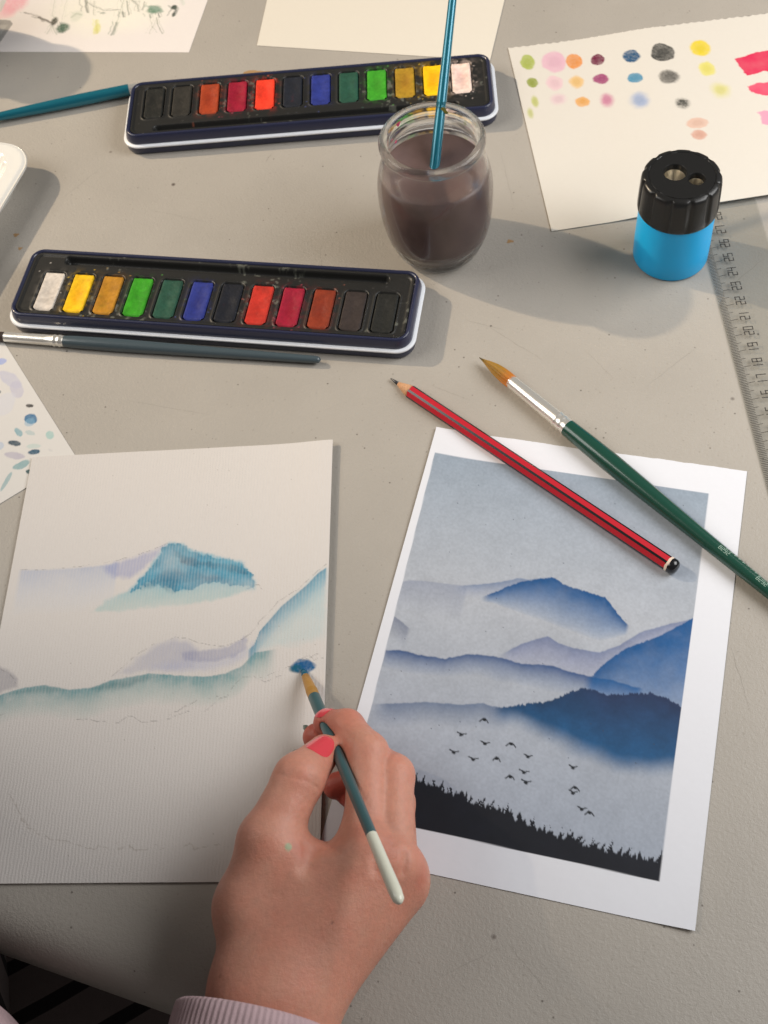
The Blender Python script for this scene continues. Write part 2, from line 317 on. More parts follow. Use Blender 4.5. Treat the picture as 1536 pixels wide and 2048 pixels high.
def paint_print(c):
    P = [(0.25, 1.5), (13.29, 1.48), (13.19, 19.83), (0.35, 19.67)]
    q = np.asarray(P); allx = np.arange(len(c.U)); d = c.sd(P, allx); inside = sstep(.012, -.012, d)
    keep = c.rgb.copy()
    t = np.clip((c.V - 1.5) / 18.3, 0, 1); g = np.clip(c.U / 13.3, 0, 1)
    a, b_, e = lin((142, 155, 170)), lin((170, 175, 184)), lin((156, 165, 180))
    sky = np.where(t[:, None] < .4, a + (b_ - a) * (t / .4)[:, None], b_ + (e - b_) * ((t - .4) / .6)[:, None])
    sky = sky * (1 + .10 * fbm(c.U, c.V, 3.5, 4))[:, None]
    c.rgb = sky
    c.ridge(PR['far'], (138, 146, 166), .7, 1.7, seed=2)
    c.ridge(PR['lav'], (104, 122, 154), .85, 2.0, seed=3, col2=(150, 158, 184), ends=1.2, foot=PR['lavF'])
    c.ridge(PR['blue'], (22, 76, 130), 1, 2.7, seed=4, col2=(62, 112, 164), jag=.06, js=.08, ends=.5, power=.62, foot=PR['blueF'])
    c.ridge(PR['small'], (110, 118, 140), .8, 1.0, seed=5)
    c.ridge(PR['lav2'], (108, 120, 154), .9, 2.6, seed=6, col2=(150, 152, 182), ends=.8, power=.7, foot=PR['lav2F'])
    c.ridge(PR['mid'], (50, 78, 124), .97, 2.3, seed=7, col2=(120, 138, 170), jag=.06, js=.15, ends=.9, power=.8, foot=PR['midF'])
    c.ridge(PR['big'], (16, 78, 134), 1, 3.0, seed=8, col2=(20, 96, 158), jag=.05, js=.1, ends=-.55, power=.35, foot=PR['bigF'])
    c.ridge(PR['line'], (84, 104, 136), .8, 1.1, seed=9, ends=1.0)
    # the wooded spur: crisp ragged crest, blurred foot
    R = np.array(PR['dark']); B = np.array(PR['darkbot']); u = c.U
    r = np.interp(u, R[:, 0], R[:, 1]) - .13 * np.clip(fbm(u, u * 0, .07, 11) * 2 + fbm(u, u * 0, .35, 12) * 1.2, -.3, 1)
    f = np.interp(u, B[:, 0], B[:, 1]) + .3 * fbm(u, c.V, 1.1, 13)
    al = sstep(-.03, .04, c.V - r) * sstep(f + .55, f - .55, c.V) * (u > R[0, 0]) * sstep(R[0, 0], R[0, 0] + .7, u)
    tt = np.clip((c.V - r) / np.maximum(f - r, .5), 0, 1)[:, None]; gg = sstep(6.5, 10.5, u)[:, None]
    top = lin((24, 62, 100)) * (1 - gg) + lin((32, 48, 82)) * gg
    c.put(al, (top * (1 - tt) + lin((28, 84, 130)) * tt) * (1 + .35 * fbm(c.U, c.V, .5, 14))[:, None])
    # the row of trees at the bottom
    T = np.array(PR['tree']); base = np.interp(u, T[:, 0], T[:, 1])
    sp = np.abs(fbm(u, u * 0, .16, 21)) * 1.7 + np.clip(fbm(u, u * 0, .7, 22), 0, 1) * 1.4 + (fbm(u + .06 * np.sin(c.V * 9), u * 0, .10, 23) > .10) * .38
    al = sstep(-.05, .04, c.V - (base + .25 - sp * .6))
    c.put(al, lin((17, 20, 30))[None] * (1 + .9 * np.clip(fbm(c.U, c.V, 1.5, 24), 0, 1))[:, None])
    rnd = random.Random(5)
    for i, (bu, bv) in enumerate([(5.21, 14.51), (4.38, 15.38), (5.43, 15.57), (6.52, 15.36), (4.23, 16.21), (5.08, 16.35), (6.05, 16.1), (7.3, 15.78), (7.25, 16.48), (6.74, 16.77), (7.41, 16.89), (9.19, 15.88), (9.42, 16.7), (9.36, 16.94), (9.81, 17.55), (10.15, 17.62)]):
        w = .15 + .05 * rnd.random(); k = 1 if i % 3 else -1; K = (22, 26, 32)
        c.line([(bu - w, bv - .10 * k + .04), (bu - w * .3, bv - .02), (bu, bv + .03)], .045, K, .95)
        c.line([(bu, bv + .03), (bu + w * .5, bv - .03 * k), (bu + w, bv + .04 - .10 * k)], .04, K, .9)
        c.blob(bu, bv + .03, .085, .07, K, 1, .3, 0, seed=i)
    for _ in range(40):      # toner specks
        c.blob(rnd.uniform(1, 12.5), rnd.uniform(2, 16), .022, .022, (60, 65, 75), .9, .4, 0, seed=_)
    c.rgb *= (1 + .22 * fbm(c.U, c.V, .09, 31) + .14 * fbm(c.U, c.V, .7, 35) + .04 * fbm(c.U * 6, c.V, .4, 32))[:, None]
    c.rgb = keep * (1 - inside[:, None]) + c.rgb * inside[:, None]
def print_jit(s, t, Q):
    o = np.zeros_like(Q); top = t < 1e-6
    o[:, 1] = np.where(top, .07 * fbm(s * 15, s * 0, .5, 3) + .05 * sstep(.3, .5, s) * sstep(.62, .5, s), 0); return o
sheet('reference_print', (3.21, 35.63), math.radians(-21.2), [(-0.0, 0.0), (14.89, -0.08), (14.73, 21.46), (-0.34, 21.39)], .042, (219, 221, 228), paint_print, print_m,
      'white printed sheet showing misty blue mountains, birds and dark trees', 'print', .012,
      lambda u, v, s, t: .10 * np.exp(-((s) / .08) ** 2) * (1 - t) + .03 * (fbm(u, v, 6, 2) + .5) + .12 * np.exp(-(((1 - s) + (1 - t)) / .08) ** 2), print_jit)
WC = {'sky': [(0.32, 6.49), (1.37, 6.53), (3.06, 6.5), (4.37, 6.42), (5.2, 6.26)], 'purp': [(4.38, 6.44), (5.42, 6.14), (6.58, 5.75), (7.43, 5.33), (7.08, 5.94), (6.45, 6.72), (5.9, 7.13), (5.11, 7.15), (4.6, 6.86)], 'mtn': [(4.21, 8.84), (4.84, 8.24), (5.74, 7.81), (6.16, 7.38), (6.67, 6.6), (7.18, 5.67), (7.5, 5.27), (8.11, 5.33), (8.49, 5.65), (9.48, 5.99), (10.09, 6.23), (11.06, 6.44), (11.45, 7.01), (11.78, 7.55), (11.78, 7.95), (10.37, 8.41), (8.76, 8.68), (6.9, 8.74), (5.51, 8.89)], 'mtop': [(5.91, 7.89), (6.68, 6.68), (7.18, 5.7), (7.51, 5.36), (8.12, 5.44), (8.5, 5.76), (9.49, 6.1), (11.06, 6.54), (11.45, 7.09), (11.77, 7.63), (11.69, 7.94), (10.55, 7.69), (9.6, 7.46), (8.92, 7.83), (7.99, 7.92), (7.74, 7.73), (6.77, 7.48)], 'mlow': [(6.2, 7.72), (7.4, 6.71), (9.08, 6.91), (10.77, 7.38), (9.83, 7.47), (8.43, 7.6), (7.99, 7.92), (7.25, 7.55)], 'mdark': [(7.65, 5.64), (9.03, 6.29), (10.71, 6.64), (11.45, 7.15), (11.22, 7.19), (10.02, 6.82), (8.82, 6.66), (8.09, 6.47)], 'slope': [(15.07, 7.06), (14.73, 7.28), (14.17, 7.91), (13.62, 8.41), (13.06, 8.9), (12.63, 9.45), (12.1, 10.13), (11.91, 10.75), (11.63, 11.06), (11.83, 11.28), (13.05, 10.93), (13.95, 10.92), (15.18, 10.57)], 'purp2': [(5.71, 12.08), (6.49, 11.34), (7.33, 10.63), (8.22, 10.36), (8.81, 10.46), (9.42, 10.9), (9.27, 11.88), (8.38, 11.97), (7.24, 11.93)], 'purp3': [(8.56, 11.07), (9.87, 10.92), (10.66, 10.85), (11.21, 10.52), (11.38, 10.35), (11.62, 10.49), (11.58, 10.98), (11.04, 11.4), (10.15, 11.57), (8.79, 11.5)], 'purp4': [(7.2, 11.56), (8.77, 11.33), (10.37, 11.43), (11.69, 10.89), (11.79, 10.62), (11.91, 10.75), (11.51, 11.59), (10.19, 12.03), (8.61, 12.05), (7.24, 11.96)], 'green': [(-2.49, 13.9), (-0.78, 13.29), (0.52, 12.87), (1.39, 12.59), (2.52, 12.45), (3.69, 12.71), (4.71, 12.65), (5.58, 12.31), (7.25, 12.03), (8.39, 12.16), (9.76, 12.28), (10.65, 12.17), (11.41, 11.83), (11.93, 11.19), (12.61, 11.09), (13.05, 11.03)], 'gdark': [(4.6, 12.67), (5.58, 12.36), (7.25, 12.05), (7.94, 12.13), (7.29, 12.44), (6.19, 12.69), (5.07, 12.8)], 'gleft': [(0.97, 12.82), (1.84, 12.55), (2.63, 12.48), (3.58, 12.68), (3.26, 12.84), (2.12, 12.85)], 'grey': [(0.02, 11.32), (0.77, 11.64), (1.26, 12.05), (1.33, 12.51), (0.72, 12.69), (0.29, 12.84)], 'spot': [(14.15, 11.97), (14.55, 11.99), (14.16, 12.26)], 'pen': [[(0.32, 6.46), (1.37, 6.53), (2.09, 6.48), (4.24, 6.33), (5.65, 6.04), (6.81, 5.6), (7.45, 5.33)], [(5.55, 12.12), (5.96, 11.72), (6.58, 11.1), (7.32, 10.58)], [(8.0, 10.43), (8.26, 10.27), (8.8, 10.36), (9.39, 10.63), (10.66, 10.82), (11.21, 10.55), (11.65, 10.24), (12.28, 9.38), (12.94, 8.64), (13.83, 8.03), (14.73, 7.15), (15.07, 6.82)], [(11.61, 7.68), (11.96, 7.75), (12.09, 7.99)], [(9.89, 13.92), (10.51, 13.31), (10.84, 13.27), (11.13, 12.71), (11.44, 12.34), (12.23, 12.41), (13.11, 12.13), (13.98, 11.75), (14.87, 11.39)], [(8.35, 14.04), (9.2, 13.6), (9.83, 13.22), (10.07, 13.34), (10.5, 13.19)], [(4.12, 14.1), (6.16, 14.35), (6.47, 14.1), (6.68, 14.06), (7.16, 14.35), (8.15, 14.27), (9.23, 13.9)], [(14.09, 11.61), (14.42, 11.45), (14.65, 11.7), (14.87, 11.59), (15.1, 11.64)], [(11.45, 12.44), (11.77, 12.25), (12.47, 12.64), (13.34, 12.26)], [(0.3, 11.58), (0.85, 11.84), (1.31, 12.39)], [(0.69, 13.85), (1.01, 13.72)]], 'pen2': [[(1.75, 17.44), (2.87, 18.98), (4.0, 19.42), (5.77, 19.88), (5.95, 19.67), (6.61, 19.9), (7.22, 19.7), (7.46, 19.95), (8.09, 19.93)], [(8.27, 19.72), (8.51, 19.93), (8.91, 19.73), (9.03, 19.99), (9.74, 19.75), (9.97, 19.96), (11.0, 19.78), (11.43, 19.99)]]}
def paint_wc(c):
    c.rgb *= (1 + .03 * fbm(c.U, c.V, 4, 5))[:, None]
    c.ridge(WC['sky'], (150, 165, 196), .55, 2.4, soft=.08, seed=1, col2=(190, 205, 225), ends=.3)
    c.poly(WC['purp'], (130, 140, 190), .5, .22, .12, seed=2, edge=.2)
    c.poly(WC['mtn'], (108, 172, 192), .92, .16, .10, seed=3, fade=(6.6, 9.4, .38), col2=(150, 190, 185))
    c.poly(WC['mtop'], (40, 128, 158), .86, .07, .22, js=.2, seed=4, edge=.35, var=.9)
    c.poly(WC['mtop'], (96, 168, 196), .45, .5, .2, seed=14, var=.9); c.poly(WC['mlow'], (22, 100, 132), .42, .25, .25, js=.4, seed=24, var=1.3)
    c.poly(WC['mdark'], (16, 84, 112), .45, .14, .2, seed=5, var=1.2)
    c.ridge(WC['slope'][:9], (26, 116, 150), .85, 1.0, soft=.04, seed=6, col2=(90, 160, 190), ends=.1, power=.7)
    c.poly(WC['slope'], (112, 178, 196), .62, .35, .15, seed=7, fade=(6.5, 10.6, .55), col2=(160, 200, 205))
    c.ridge([(a, b) for a, b in WC['slope'][:9]], (40, 130, 164), .4, 1.5, soft=.03, seed=8, ends=.1)
    c.poly(WC['purp2'], (158, 160, 182), .55, .25, .12, seed=9)
    c.poly(WC['purp4'], (172, 176, 200), .5, .3, .12, seed=10)
    c.poly(WC['purp3'], (134, 138, 172), .5, .14, .1, seed=11, edge=.3)
    c.ridge(WC['green'], (66, 136, 146), .78, 1.45, soft=.04, seed=12, col2=(140, 180, 172), ends=1.6, power=.8, var=.35)
    c.poly(WC['gdark'], (44, 108, 116), .5, .22, .16, seed=13, var=.8)
    wash = c.rgb.copy(); bleed = fbm(c.U, c.V, 1.3, 41)[:, None]; pap = lin((209, 204, 200)); c.rgb = wash + (pap - wash) * np.clip(.06 + .7 * bleed, 0, .5) * (np.abs(wash - pap).sum(1) > .05)[:, None]
    c.poly(WC['gleft'], (60, 118, 124), .4, .16, .1, seed=15, var=.3)
    c.poly(WC['grey'], (140, 138, 148), .55, .14, .08, seed=16, edge=.3)
    gran = (.5 + .5 * np.sin(c.U * 2 * math.pi / .15 + 3 * fbm(c.U, c.V, .8, 51)))[:, None] * (.5 + fbm(c.U, c.V, .12, 52)[:, None] + .3)
    dens = np.clip(np.abs(c.rgb - pap).sum(1) * 1.5, 0, 1)[:, None]; c.rgb = c.rgb + (pap - c.rgb) * np.clip(.26 * gran, 0, .5) * (dens > .08) - dens * .05 * (1 - gran) * c.rgb
    (u, v), (u1, _), (_, v1) = WC['spot']
    c.blob(u, v, .50, .34, (8, 92, 140), 1, .16, .35, seed=6); c.blob(u + .08, v - .04, .36, .24, (0, 84, 138), .8, .2, .3, seed=7); c.blob(u - .3, v + .1, .3, .2, (20, 90, 110), .7, .3, .3, seed=9)
    for i, P in enumerate(WC['pen']): c.line(P, .022, (105, 102, 100), .5, .46, i, .12)
    for i, P in enumerate(WC['pen2']): c.line(P, .03, (150, 140, 128), .45, .42, i + 50, .25)
    rnd = random.Random(3)
    for _ in range(60): c.blob(rnd.uniform(0, 15), rnd.uniform(0, 21), .016, .016, (120, 112, 100), .6, .4, 0, seed=_)
C_WC = [(0, 0), (15.16, -.12), (15.17, 21.36), (0, 21.2)]
sheet('watercolour_painting', (-16.94, 37.78), math.radians(-8.1), C_WC, .042, (209, 204, 200), paint_wc, ribbed_m,
      'unfinished watercolour of blue mountains on ribbed white paper beneath the hand', 'painting', .045,
      lambda u, v, s, t: .05 + .18 * np.exp(-((1 - s) / .12) ** 2) * (1 - t * .6) + .05 * (fbm(u, v, 9, 6) + .5))
def paint_sw(c):
    for i, (u, v, ru, rv, col, a, so, gr) in enumerate([(0.93, 1.6, 0.42, 0.68, (172, 188, 60), 0.9, 0.12, 0.1), (0.93, 3.43, 0.3, 0.44, (146, 160, 30), 0.95, 0.15, 0.1), (0.81, 5.1, 0.2, 0.52, (200, 205, 120), 0.8, 0.3, 0.1), (0.39, 6.02, 0.17, 0.43, (205, 208, 135), 0.7, 0.4, 0.1), (2.49, 1.84, 0.65, 0.85, (236, 186, 206), 0.9, 0.15, 0.1), (2.22, 3.74, 0.44, 0.62, (240, 203, 212), 0.9, 0.2, 0.1), (2.18, 5.16, 0.41, 0.43, (235, 205, 212), 0.8, 0.5, 0.1), (3.66, 2.08, 0.44, 0.67, (238, 152, 72), 0.95, 0.1, 0.15), (3.48, 3.87, 0.38, 0.52, (242, 196, 120), 0.9, 0.25, 0.1), (3.51, 5.65, 0.37, 0.39, (238, 172, 84), 0.95, 0.2, 0.1), (5.03, 2.28, 0.39, 0.45, (118, 22, 66), 1, 0.08, 0.2), (4.91, 3.98, 0.44, 0.4, (165, 48, 115), 0.95, 0.15, 0.1), (4.88, 5.84, 0.34, 0.51, (214, 140, 168), 0.9, 0.5, 0.1), (7.0, 2.51, 0.49, 0.49, (20, 84, 128), 0.95, 0.15, 0.35), (6.84, 4.43, 0.43, 0.43, (78, 150, 186), 0.95, 0.12, 0.1), (6.67, 6.38, 0.51, 0.59, (168, 184, 216), 0.85, 0.5, 0.1), (8.82, 2.66, 0.64, 0.76, (68, 68, 66), 1, 0.08, 0.15), (8.73, 4.82, 0.54, 0.56, (98, 96, 92), 0.95, 0.2, 0.2), (8.98, 7.2, 0.34, 0.38, (84, 84, 78), 0.8, 0.5, 0.6), (11.04, 2.76, 0.55, 0.63, (242, 216, 40), 1, 0.2, 0.1), (11.02, 4.58, 0.46, 0.57, (236, 226, 96), 0.9, 0.2, 0.1), (11.31, 6.54, 0.45, 0.56, (226, 220, 140), 0.85, 0.6, 0.1), (9.44, 8.95, 0.56, 0.41, (232, 192, 172), 0.9, 0.12, 0.1), (9.3, 9.92, 0.41, 0.37, (222, 168, 148), 0.9, 0.2, 0.1)]):
        col = tuple(int(k * .90) for k in col); c.blob(u, v, ru * 1.02, rv * 1.02, col, a, so, gr, seed=i + 2)
        c.blob(u, v, ru * .6, rv * .6, tuple(int(k * .93) for k in col), .5, .5, gr, seed=i + 40)
    for i, (P, col) in enumerate([([(12.74, 4.08), (13.46, 3.91), (14.4, 3.7), (15.97, 3.9), (15.51, 5.6), (14.22, 5.51), (13.07, 5.67), (12.91, 5.15)], (205, 38, 80)), ([(12.87, 6.56), (13.55, 6.39), (15.28, 6.44), (14.89, 7.88), (13.56, 7.48), (12.96, 7.01)], (216, 72, 104)), ([(12.75, 8.73), (14.66, 8.73), (14.29, 10.08), (13.31, 10.05), (12.89, 9.72), (12.97, 9.19)], (238, 150, 175))]): c.poly(P, col, .95, .06, .12, js=.3, seed=i, edge=.1, var=.12)
def sw_jit(s, t, Q):
    o = np.zeros_like(Q); o[:, 1] = np.where(t < 1e-6, .07 * np.abs(np.sin(s * 150)) + .06 * fbm(s * 20, s * 0, .3, 2), 0); return o
sheet('swatch_paper', (11.96, 62.77), math.radians(-2.1), [(0, 0), (22.0, .6), (18.6, 15.0), (0, 15.47)], .05, (209, 204, 195), paint_sw, paper_m,
      'cream paper of test colour dabs with a perforated top edge behind the sharpener', 'paper', .035,
      lambda u, v, s, t: .26 * sstep(.15, .42, s) + .02, sw_jit)
def paint_lo(c):
    for i, (P, col, a) in enumerate([([(1.72, 0.65), (1.87, 0.45), (1.91, 0.74)], (150, 165, 215), 0.9), ([(5.36, 0.62), (5.5, 0.46), (5.45, 0.67)], (50, 48, 48), 1), ([(6.17, 0.9), (6.51, 0.75), (6.34, 1.11)], (55, 110, 150), 1), ([(6.33, 1.06), (6.49, 0.84), (6.57, 1.16)], (130, 170, 195), 0.6), ([(6.55, 1.79), (6.88, 1.75), (6.58, 1.93)], (125, 165, 175), 0.9), ([(6.96, 1.31), (7.2, 1.16), (7.06, 1.4)], (175, 190, 190), 0.8), ([(7.7, 0.52), (7.96, 0.52), (7.71, 0.71)], (150, 190, 185), 0.8), ([(7.12, 2.22), (7.4, 1.98), (7.25, 2.3)], (30, 62, 80), 1), ([(7.85, 1.51), (8.07, 1.2), (7.98, 1.56)], (185, 200, 195), 0.8), ([(8.19, 1.63), (8.37, 1.38), (8.34, 1.69)], (45, 85, 110), 1), ([(7.81, 2.52), (8.22, 2.14), (7.97, 2.62)], (175, 170, 185), 0.8), ([(8.55, 2.45), (8.59, 2.0), (8.78, 2.46)], (120, 160, 165), 0.85), ([(9.2, 2.28), (9.39, 2.11), (9.31, 2.35)], (60, 90, 95), 1), ([(9.03, 3.56), (8.66, 3.09), (9.13, 3.51)], (130, 165, 170), 0.8), ([(8.58, 0.92), (8.7, 0.86), (8.61, 0.96)], (190, 190, 190), 0.6), ([(3.14, 0.76), (3.87, 0.58), (3.3, 1.06)], (188, 188, 205), 0.75), ([(4.0, 0.73), (4.06, 0.42), (4.63, 0.82)], (188, 186, 202), 0.75), ([(4.51, 1.6), (4.81, 1.2), (5.19, 1.89)], (205, 205, 212), 0.7), ([(6.81, 2.94), (6.93, 2.76), (7.04, 3.04)], (170, 185, 205), 0.7), ([(3.57, 1.54), (3.61, 1.48), (3.65, 1.58)], (80, 80, 90), 0.8)]):
        (u, v), (u1, v1), (u2, v2) = P; ru = math.hypot(u1 - u, v1 - v); rv = math.hypot(u2 - u, v2 - v)
        c.blob(u, v, ru, rv, col, a, .12, .1, math.atan2(v1 - v, u1 - u), seed=i)
sheet('test_paper', (-18.86, 46.26), math.radians(-65.0), [(-6, 0), (9.77, 0), (10.4, 10.5), (-6, 10.5)], .05, (212, 209, 205), paint_lo, paper_m,
      'small white paper of teal and lilac test strokes, partly under the ribbed painting', 'paper', .03)
def paint_fl(c):
    for P, col, a in [([(-9.64, -2.98), (-9.42, -2.98), (-9.54, -2.57)], (85, 85, 75), 0.95), ([(-8.88, -2.37), (-8.49, -2.37), (-8.77, -1.93)], (85, 110, 92), 0.95), ([(-3.14, -4.22), (-2.69, -4.21), (-3.06, -3.83)], (110, 140, 120), 0.9), ([(-1.86, -4.42), (-1.66, -4.42), (-1.81, -4.2)], (60, 68, 60), 0.95), ([(-1.75, -3.69), (-1.63, -3.69), (-1.71, -3.5)], (80, 88, 80), 0.9), ([(-8.25, -3.54), (-7.88, -3.53), (-8.11, -2.98)], (200, 205, 190), 0.5), ([(-6.55, -2.23), (-6.32, -2.23), (-6.43, -1.76)], (215, 208, 130), 0.8), ([(-12.86, -4.95), (-12.0, -4.94), (-12.56, -3.89)], (226, 170, 178), 0.9), ([(-13.09, -4.1), (-12.52, -4.1), (-12.95, -3.61)], (225, 185, 190), 0.8), ([(-13.16, -3.68), (-12.6, -3.68), (-13.06, -3.33)], (232, 200, 200), 0.8), ([(-6.62, -4.09), (-2.75, -4.08), (-6.1, -1.9)], (238, 236, 218), 0.5)][::-1]:
        (u, v), (u1, v1), (u2, v2) = P; c.blob(u, v, math.hypot(u1 - u, v1 - v), math.hypot(u2 - u, v2 - v), col, a, .4, .3, seed=int(abs(u * 9)))
    for P, col in [([(-13.4, -3.2), (-12.68, -3.13), (-12.39, -2.78), (-12.74, -0.87), (-12.96, 0.26), (-13.97, -3.2)], (150, 148, 145)), ([(-13.24, -2.64), (-12.7, -2.71), (-12.93, -1.55)], (176, 174, 170)), ([(-13.99, -5.24), (-13.51, -5.23), (-13.55, -4.03), (-13.62, -3.96)], (195, 192, 188))]: c.poly(P, col, .95, .02, .01)
    for i, (P, w, col, a) in enumerate([([(-10.18, -5.22), (-9.92, -3.68), (-9.71, -3.4)], 0.05, (150, 160, 140), 0.5), ([(-9.33, -5.22), (-9.3, -4.37), (-9.12, -3.12)], 0.04, (150, 160, 140), 0.4), ([(-8.01, -5.21), (-7.84, -4.51), (-7.61, -3.95)], 0.12, (90, 95, 85), 0.8), ([(-7.85, -4.93), (-7.28, -4.51), (-6.53, -4.09), (-5.9, -4.15)], 0.05, (110, 115, 105), 0.7), ([(-7.42, -5.07), (-7.12, -3.67)], 0.05, (130, 135, 120), 0.6), ([(-5.18, -5.06), (-4.94, -4.22), (-4.72, -3.67)], 0.07, (100, 110, 95), 0.8), ([(-4.84, -5.2), (-4.34, -4.64), (-4.2, -4.01)], 0.08, (125, 130, 118), 0.7), ([(-5.44, -5.2), (-5.39, -3.94), (-5.35, -2.98), (-5.31, -1.63)], 0.05, (150, 160, 140), 0.6), ([(-3.96, -4.98), (-3.96, -4.15)], 0.08, (120, 130, 115), 0.7), ([(-5.41, -2.85), (-5.4, -2.23), (-5.46, -1.69)], 0.12, (110, 120, 110), 0.8), ([(-5.2, -3.94), (-5.04, -3.46)], 0.1, (90, 100, 90), 0.9), ([(-2.83, -3.39), (-2.67, -2.84), (-2.12, -1.77)], 0.06, (120, 130, 110), 0.8), ([(-2.82, -3.12), (-2.98, -1.77)], 0.05, (150, 155, 135), 0.5), ([(-1.92, -4.49), (-1.66, -4.14), (-1.77, -3.52)], 0.14, (70, 80, 72), 0.95), ([(-8.59, -3.4), (-8.32, -3.81), (-7.96, -3.67)], 0.12, (165, 172, 155), 0.6), ([(-6.81, -3.12), (-6.46, -1.9)], 0.14, (210, 205, 130), 0.9), ([(-6.65, -3.81), (-6.48, -3.88)], 0.12, (120, 130, 115), 0.8), ([(-5.99, -4.15), (-5.54, -4.19)], 0.06, (90, 95, 90), 0.7), ([(-9.83, -1.76), (-9.63, -2.57), (-9.17, -1.69)], 0.06, (150, 158, 145), 0.7), ([(-11.93, -3.93), (-10.74, -3.43)], 0.05, (110, 100, 95), 0.9), ([(-10.79, -3.43), (-9.86, -2.92)], 0.14, (95, 88, 80), 1), ([(-9.23, -2.98), (-8.76, -1.89)], 0.05, (70, 85, 75), 0.8), ([(-3.48, -4.49), (-2.88, -4.28), (-2.64, -4.01)], 0.2, (125, 145, 130), 0.9), ([(-3.35, -3.66), (-3.2, -3.39)], 0.1, (120, 130, 120), 0.8), ([(-1.51, -5.18), (-1.33, -4.76)], 0.2, (190, 195, 185), 0.6), ([(-2.78, -3.8), (-2.62, -3.46)], 0.08, (80, 90, 80), 0.9), ([(-13.28, -2.78), (-13.15, -2.99)], 0.03, (90, 90, 90), 0.9)]): c.line(P, w * .9, col, a * .75, .12 if w < .09 else 0, i, .12); c.line([(p + .12, q + .05 * (-1) ** i) for p, q in P], w * .6, tuple(min(v + 30, 225) for v in col), a * .5, .2, i + 70, .2); c.line([(p - .22 - .1 * (i % 3), q - .1) for p, q in P], w * .6, tuple(min(v + 25, 225) for v in col), a * .5, .25, i + 90, .3)
sheet('flower_print', (-7.47, 67.25), math.radians(-14.3), [(-20, .0), (0, 0), (.4, -9), (-20, -9)][::-1] and [(-20, -9), (.4, -9), (0, 0), (-20, 0)], .05, (226, 220, 217), paint_fl, print_m,
      'white sheet printed with faint green flower stems at the far left', 'print', .012)
sheet('blank_paper', (-3.18, 66.82), math.radians(-19.5), [(-1.0, -9), (14.7, -9.2), (14.71, 0), (0, 0)], .2, (216, 210, 198), None, paper_m,
      'blank cream paper lying behind the farther paint tin', 'paper', .035)
# ------------------------------------------------------------------ paint tins
navy = mat('navy_enamel', (.022, .026, .062), .32, coat=.3, bump=(.5, .05))
whiteline = mat('white_enamel_line', (.84, .86, .90), .35)
black_pl = mat('black_insert_plastic', attr=True, rough=.42, spec=.45, bump=(.08, .05))
cake_m = {}
def rring(L, W, r, off, z, n=10):
    L2 = L / 2 + off; W2 = W / 2 + off; r = max(r + off, .05); P = []
    for cx, cy, a0 in ((L2 - r, W2 - r, 0), (-L2 + r, W2 - r, 90), (-L2 + r, -W2 + r, 180), (L2 - r, -W2 + r, 270)):
        for i in range(n + 1):
            a = math.radians(a0 + 90 * i / n); P.append((cx + r * math.cos(a), cy + r * math.sin(a), z))
    return P
def stack(rings, capb=False, capt=False):
    V = [q for r in rings for q in r]; n = len(rings[0]); F = []
    for j in range(len(rings) - 1):
        for i in range(n): F.append((j * n + i, j * n + (i + 1) % n, (j + 1) * n + (i + 1) % n, (j + 1) * n + i))
    if capb: F.append(tuple(range(n))[::-1])
    if capt: F.append(tuple((len(rings) - 1) * n + i for i in range(n)))
    return V, F
PANS = [('chalk white', (205, 196, 186)), ('lemon yellow', (240, 190, 20)), ('yellow ochre', (176, 122, 30)), ('leaf green', (52, 148, 26)), ('dark green', (36, 78, 62)), ('ultramarine blue', (40, 52, 128)),
        ('blue black', (20, 24, 34)), ('vermilion', (184, 46, 34)), ('crimson', (148, 20, 48)), ('burnt orange', (132, 50, 27)), ('dark brown', (52, 44, 42)), ('black', (30, 31, 29))]
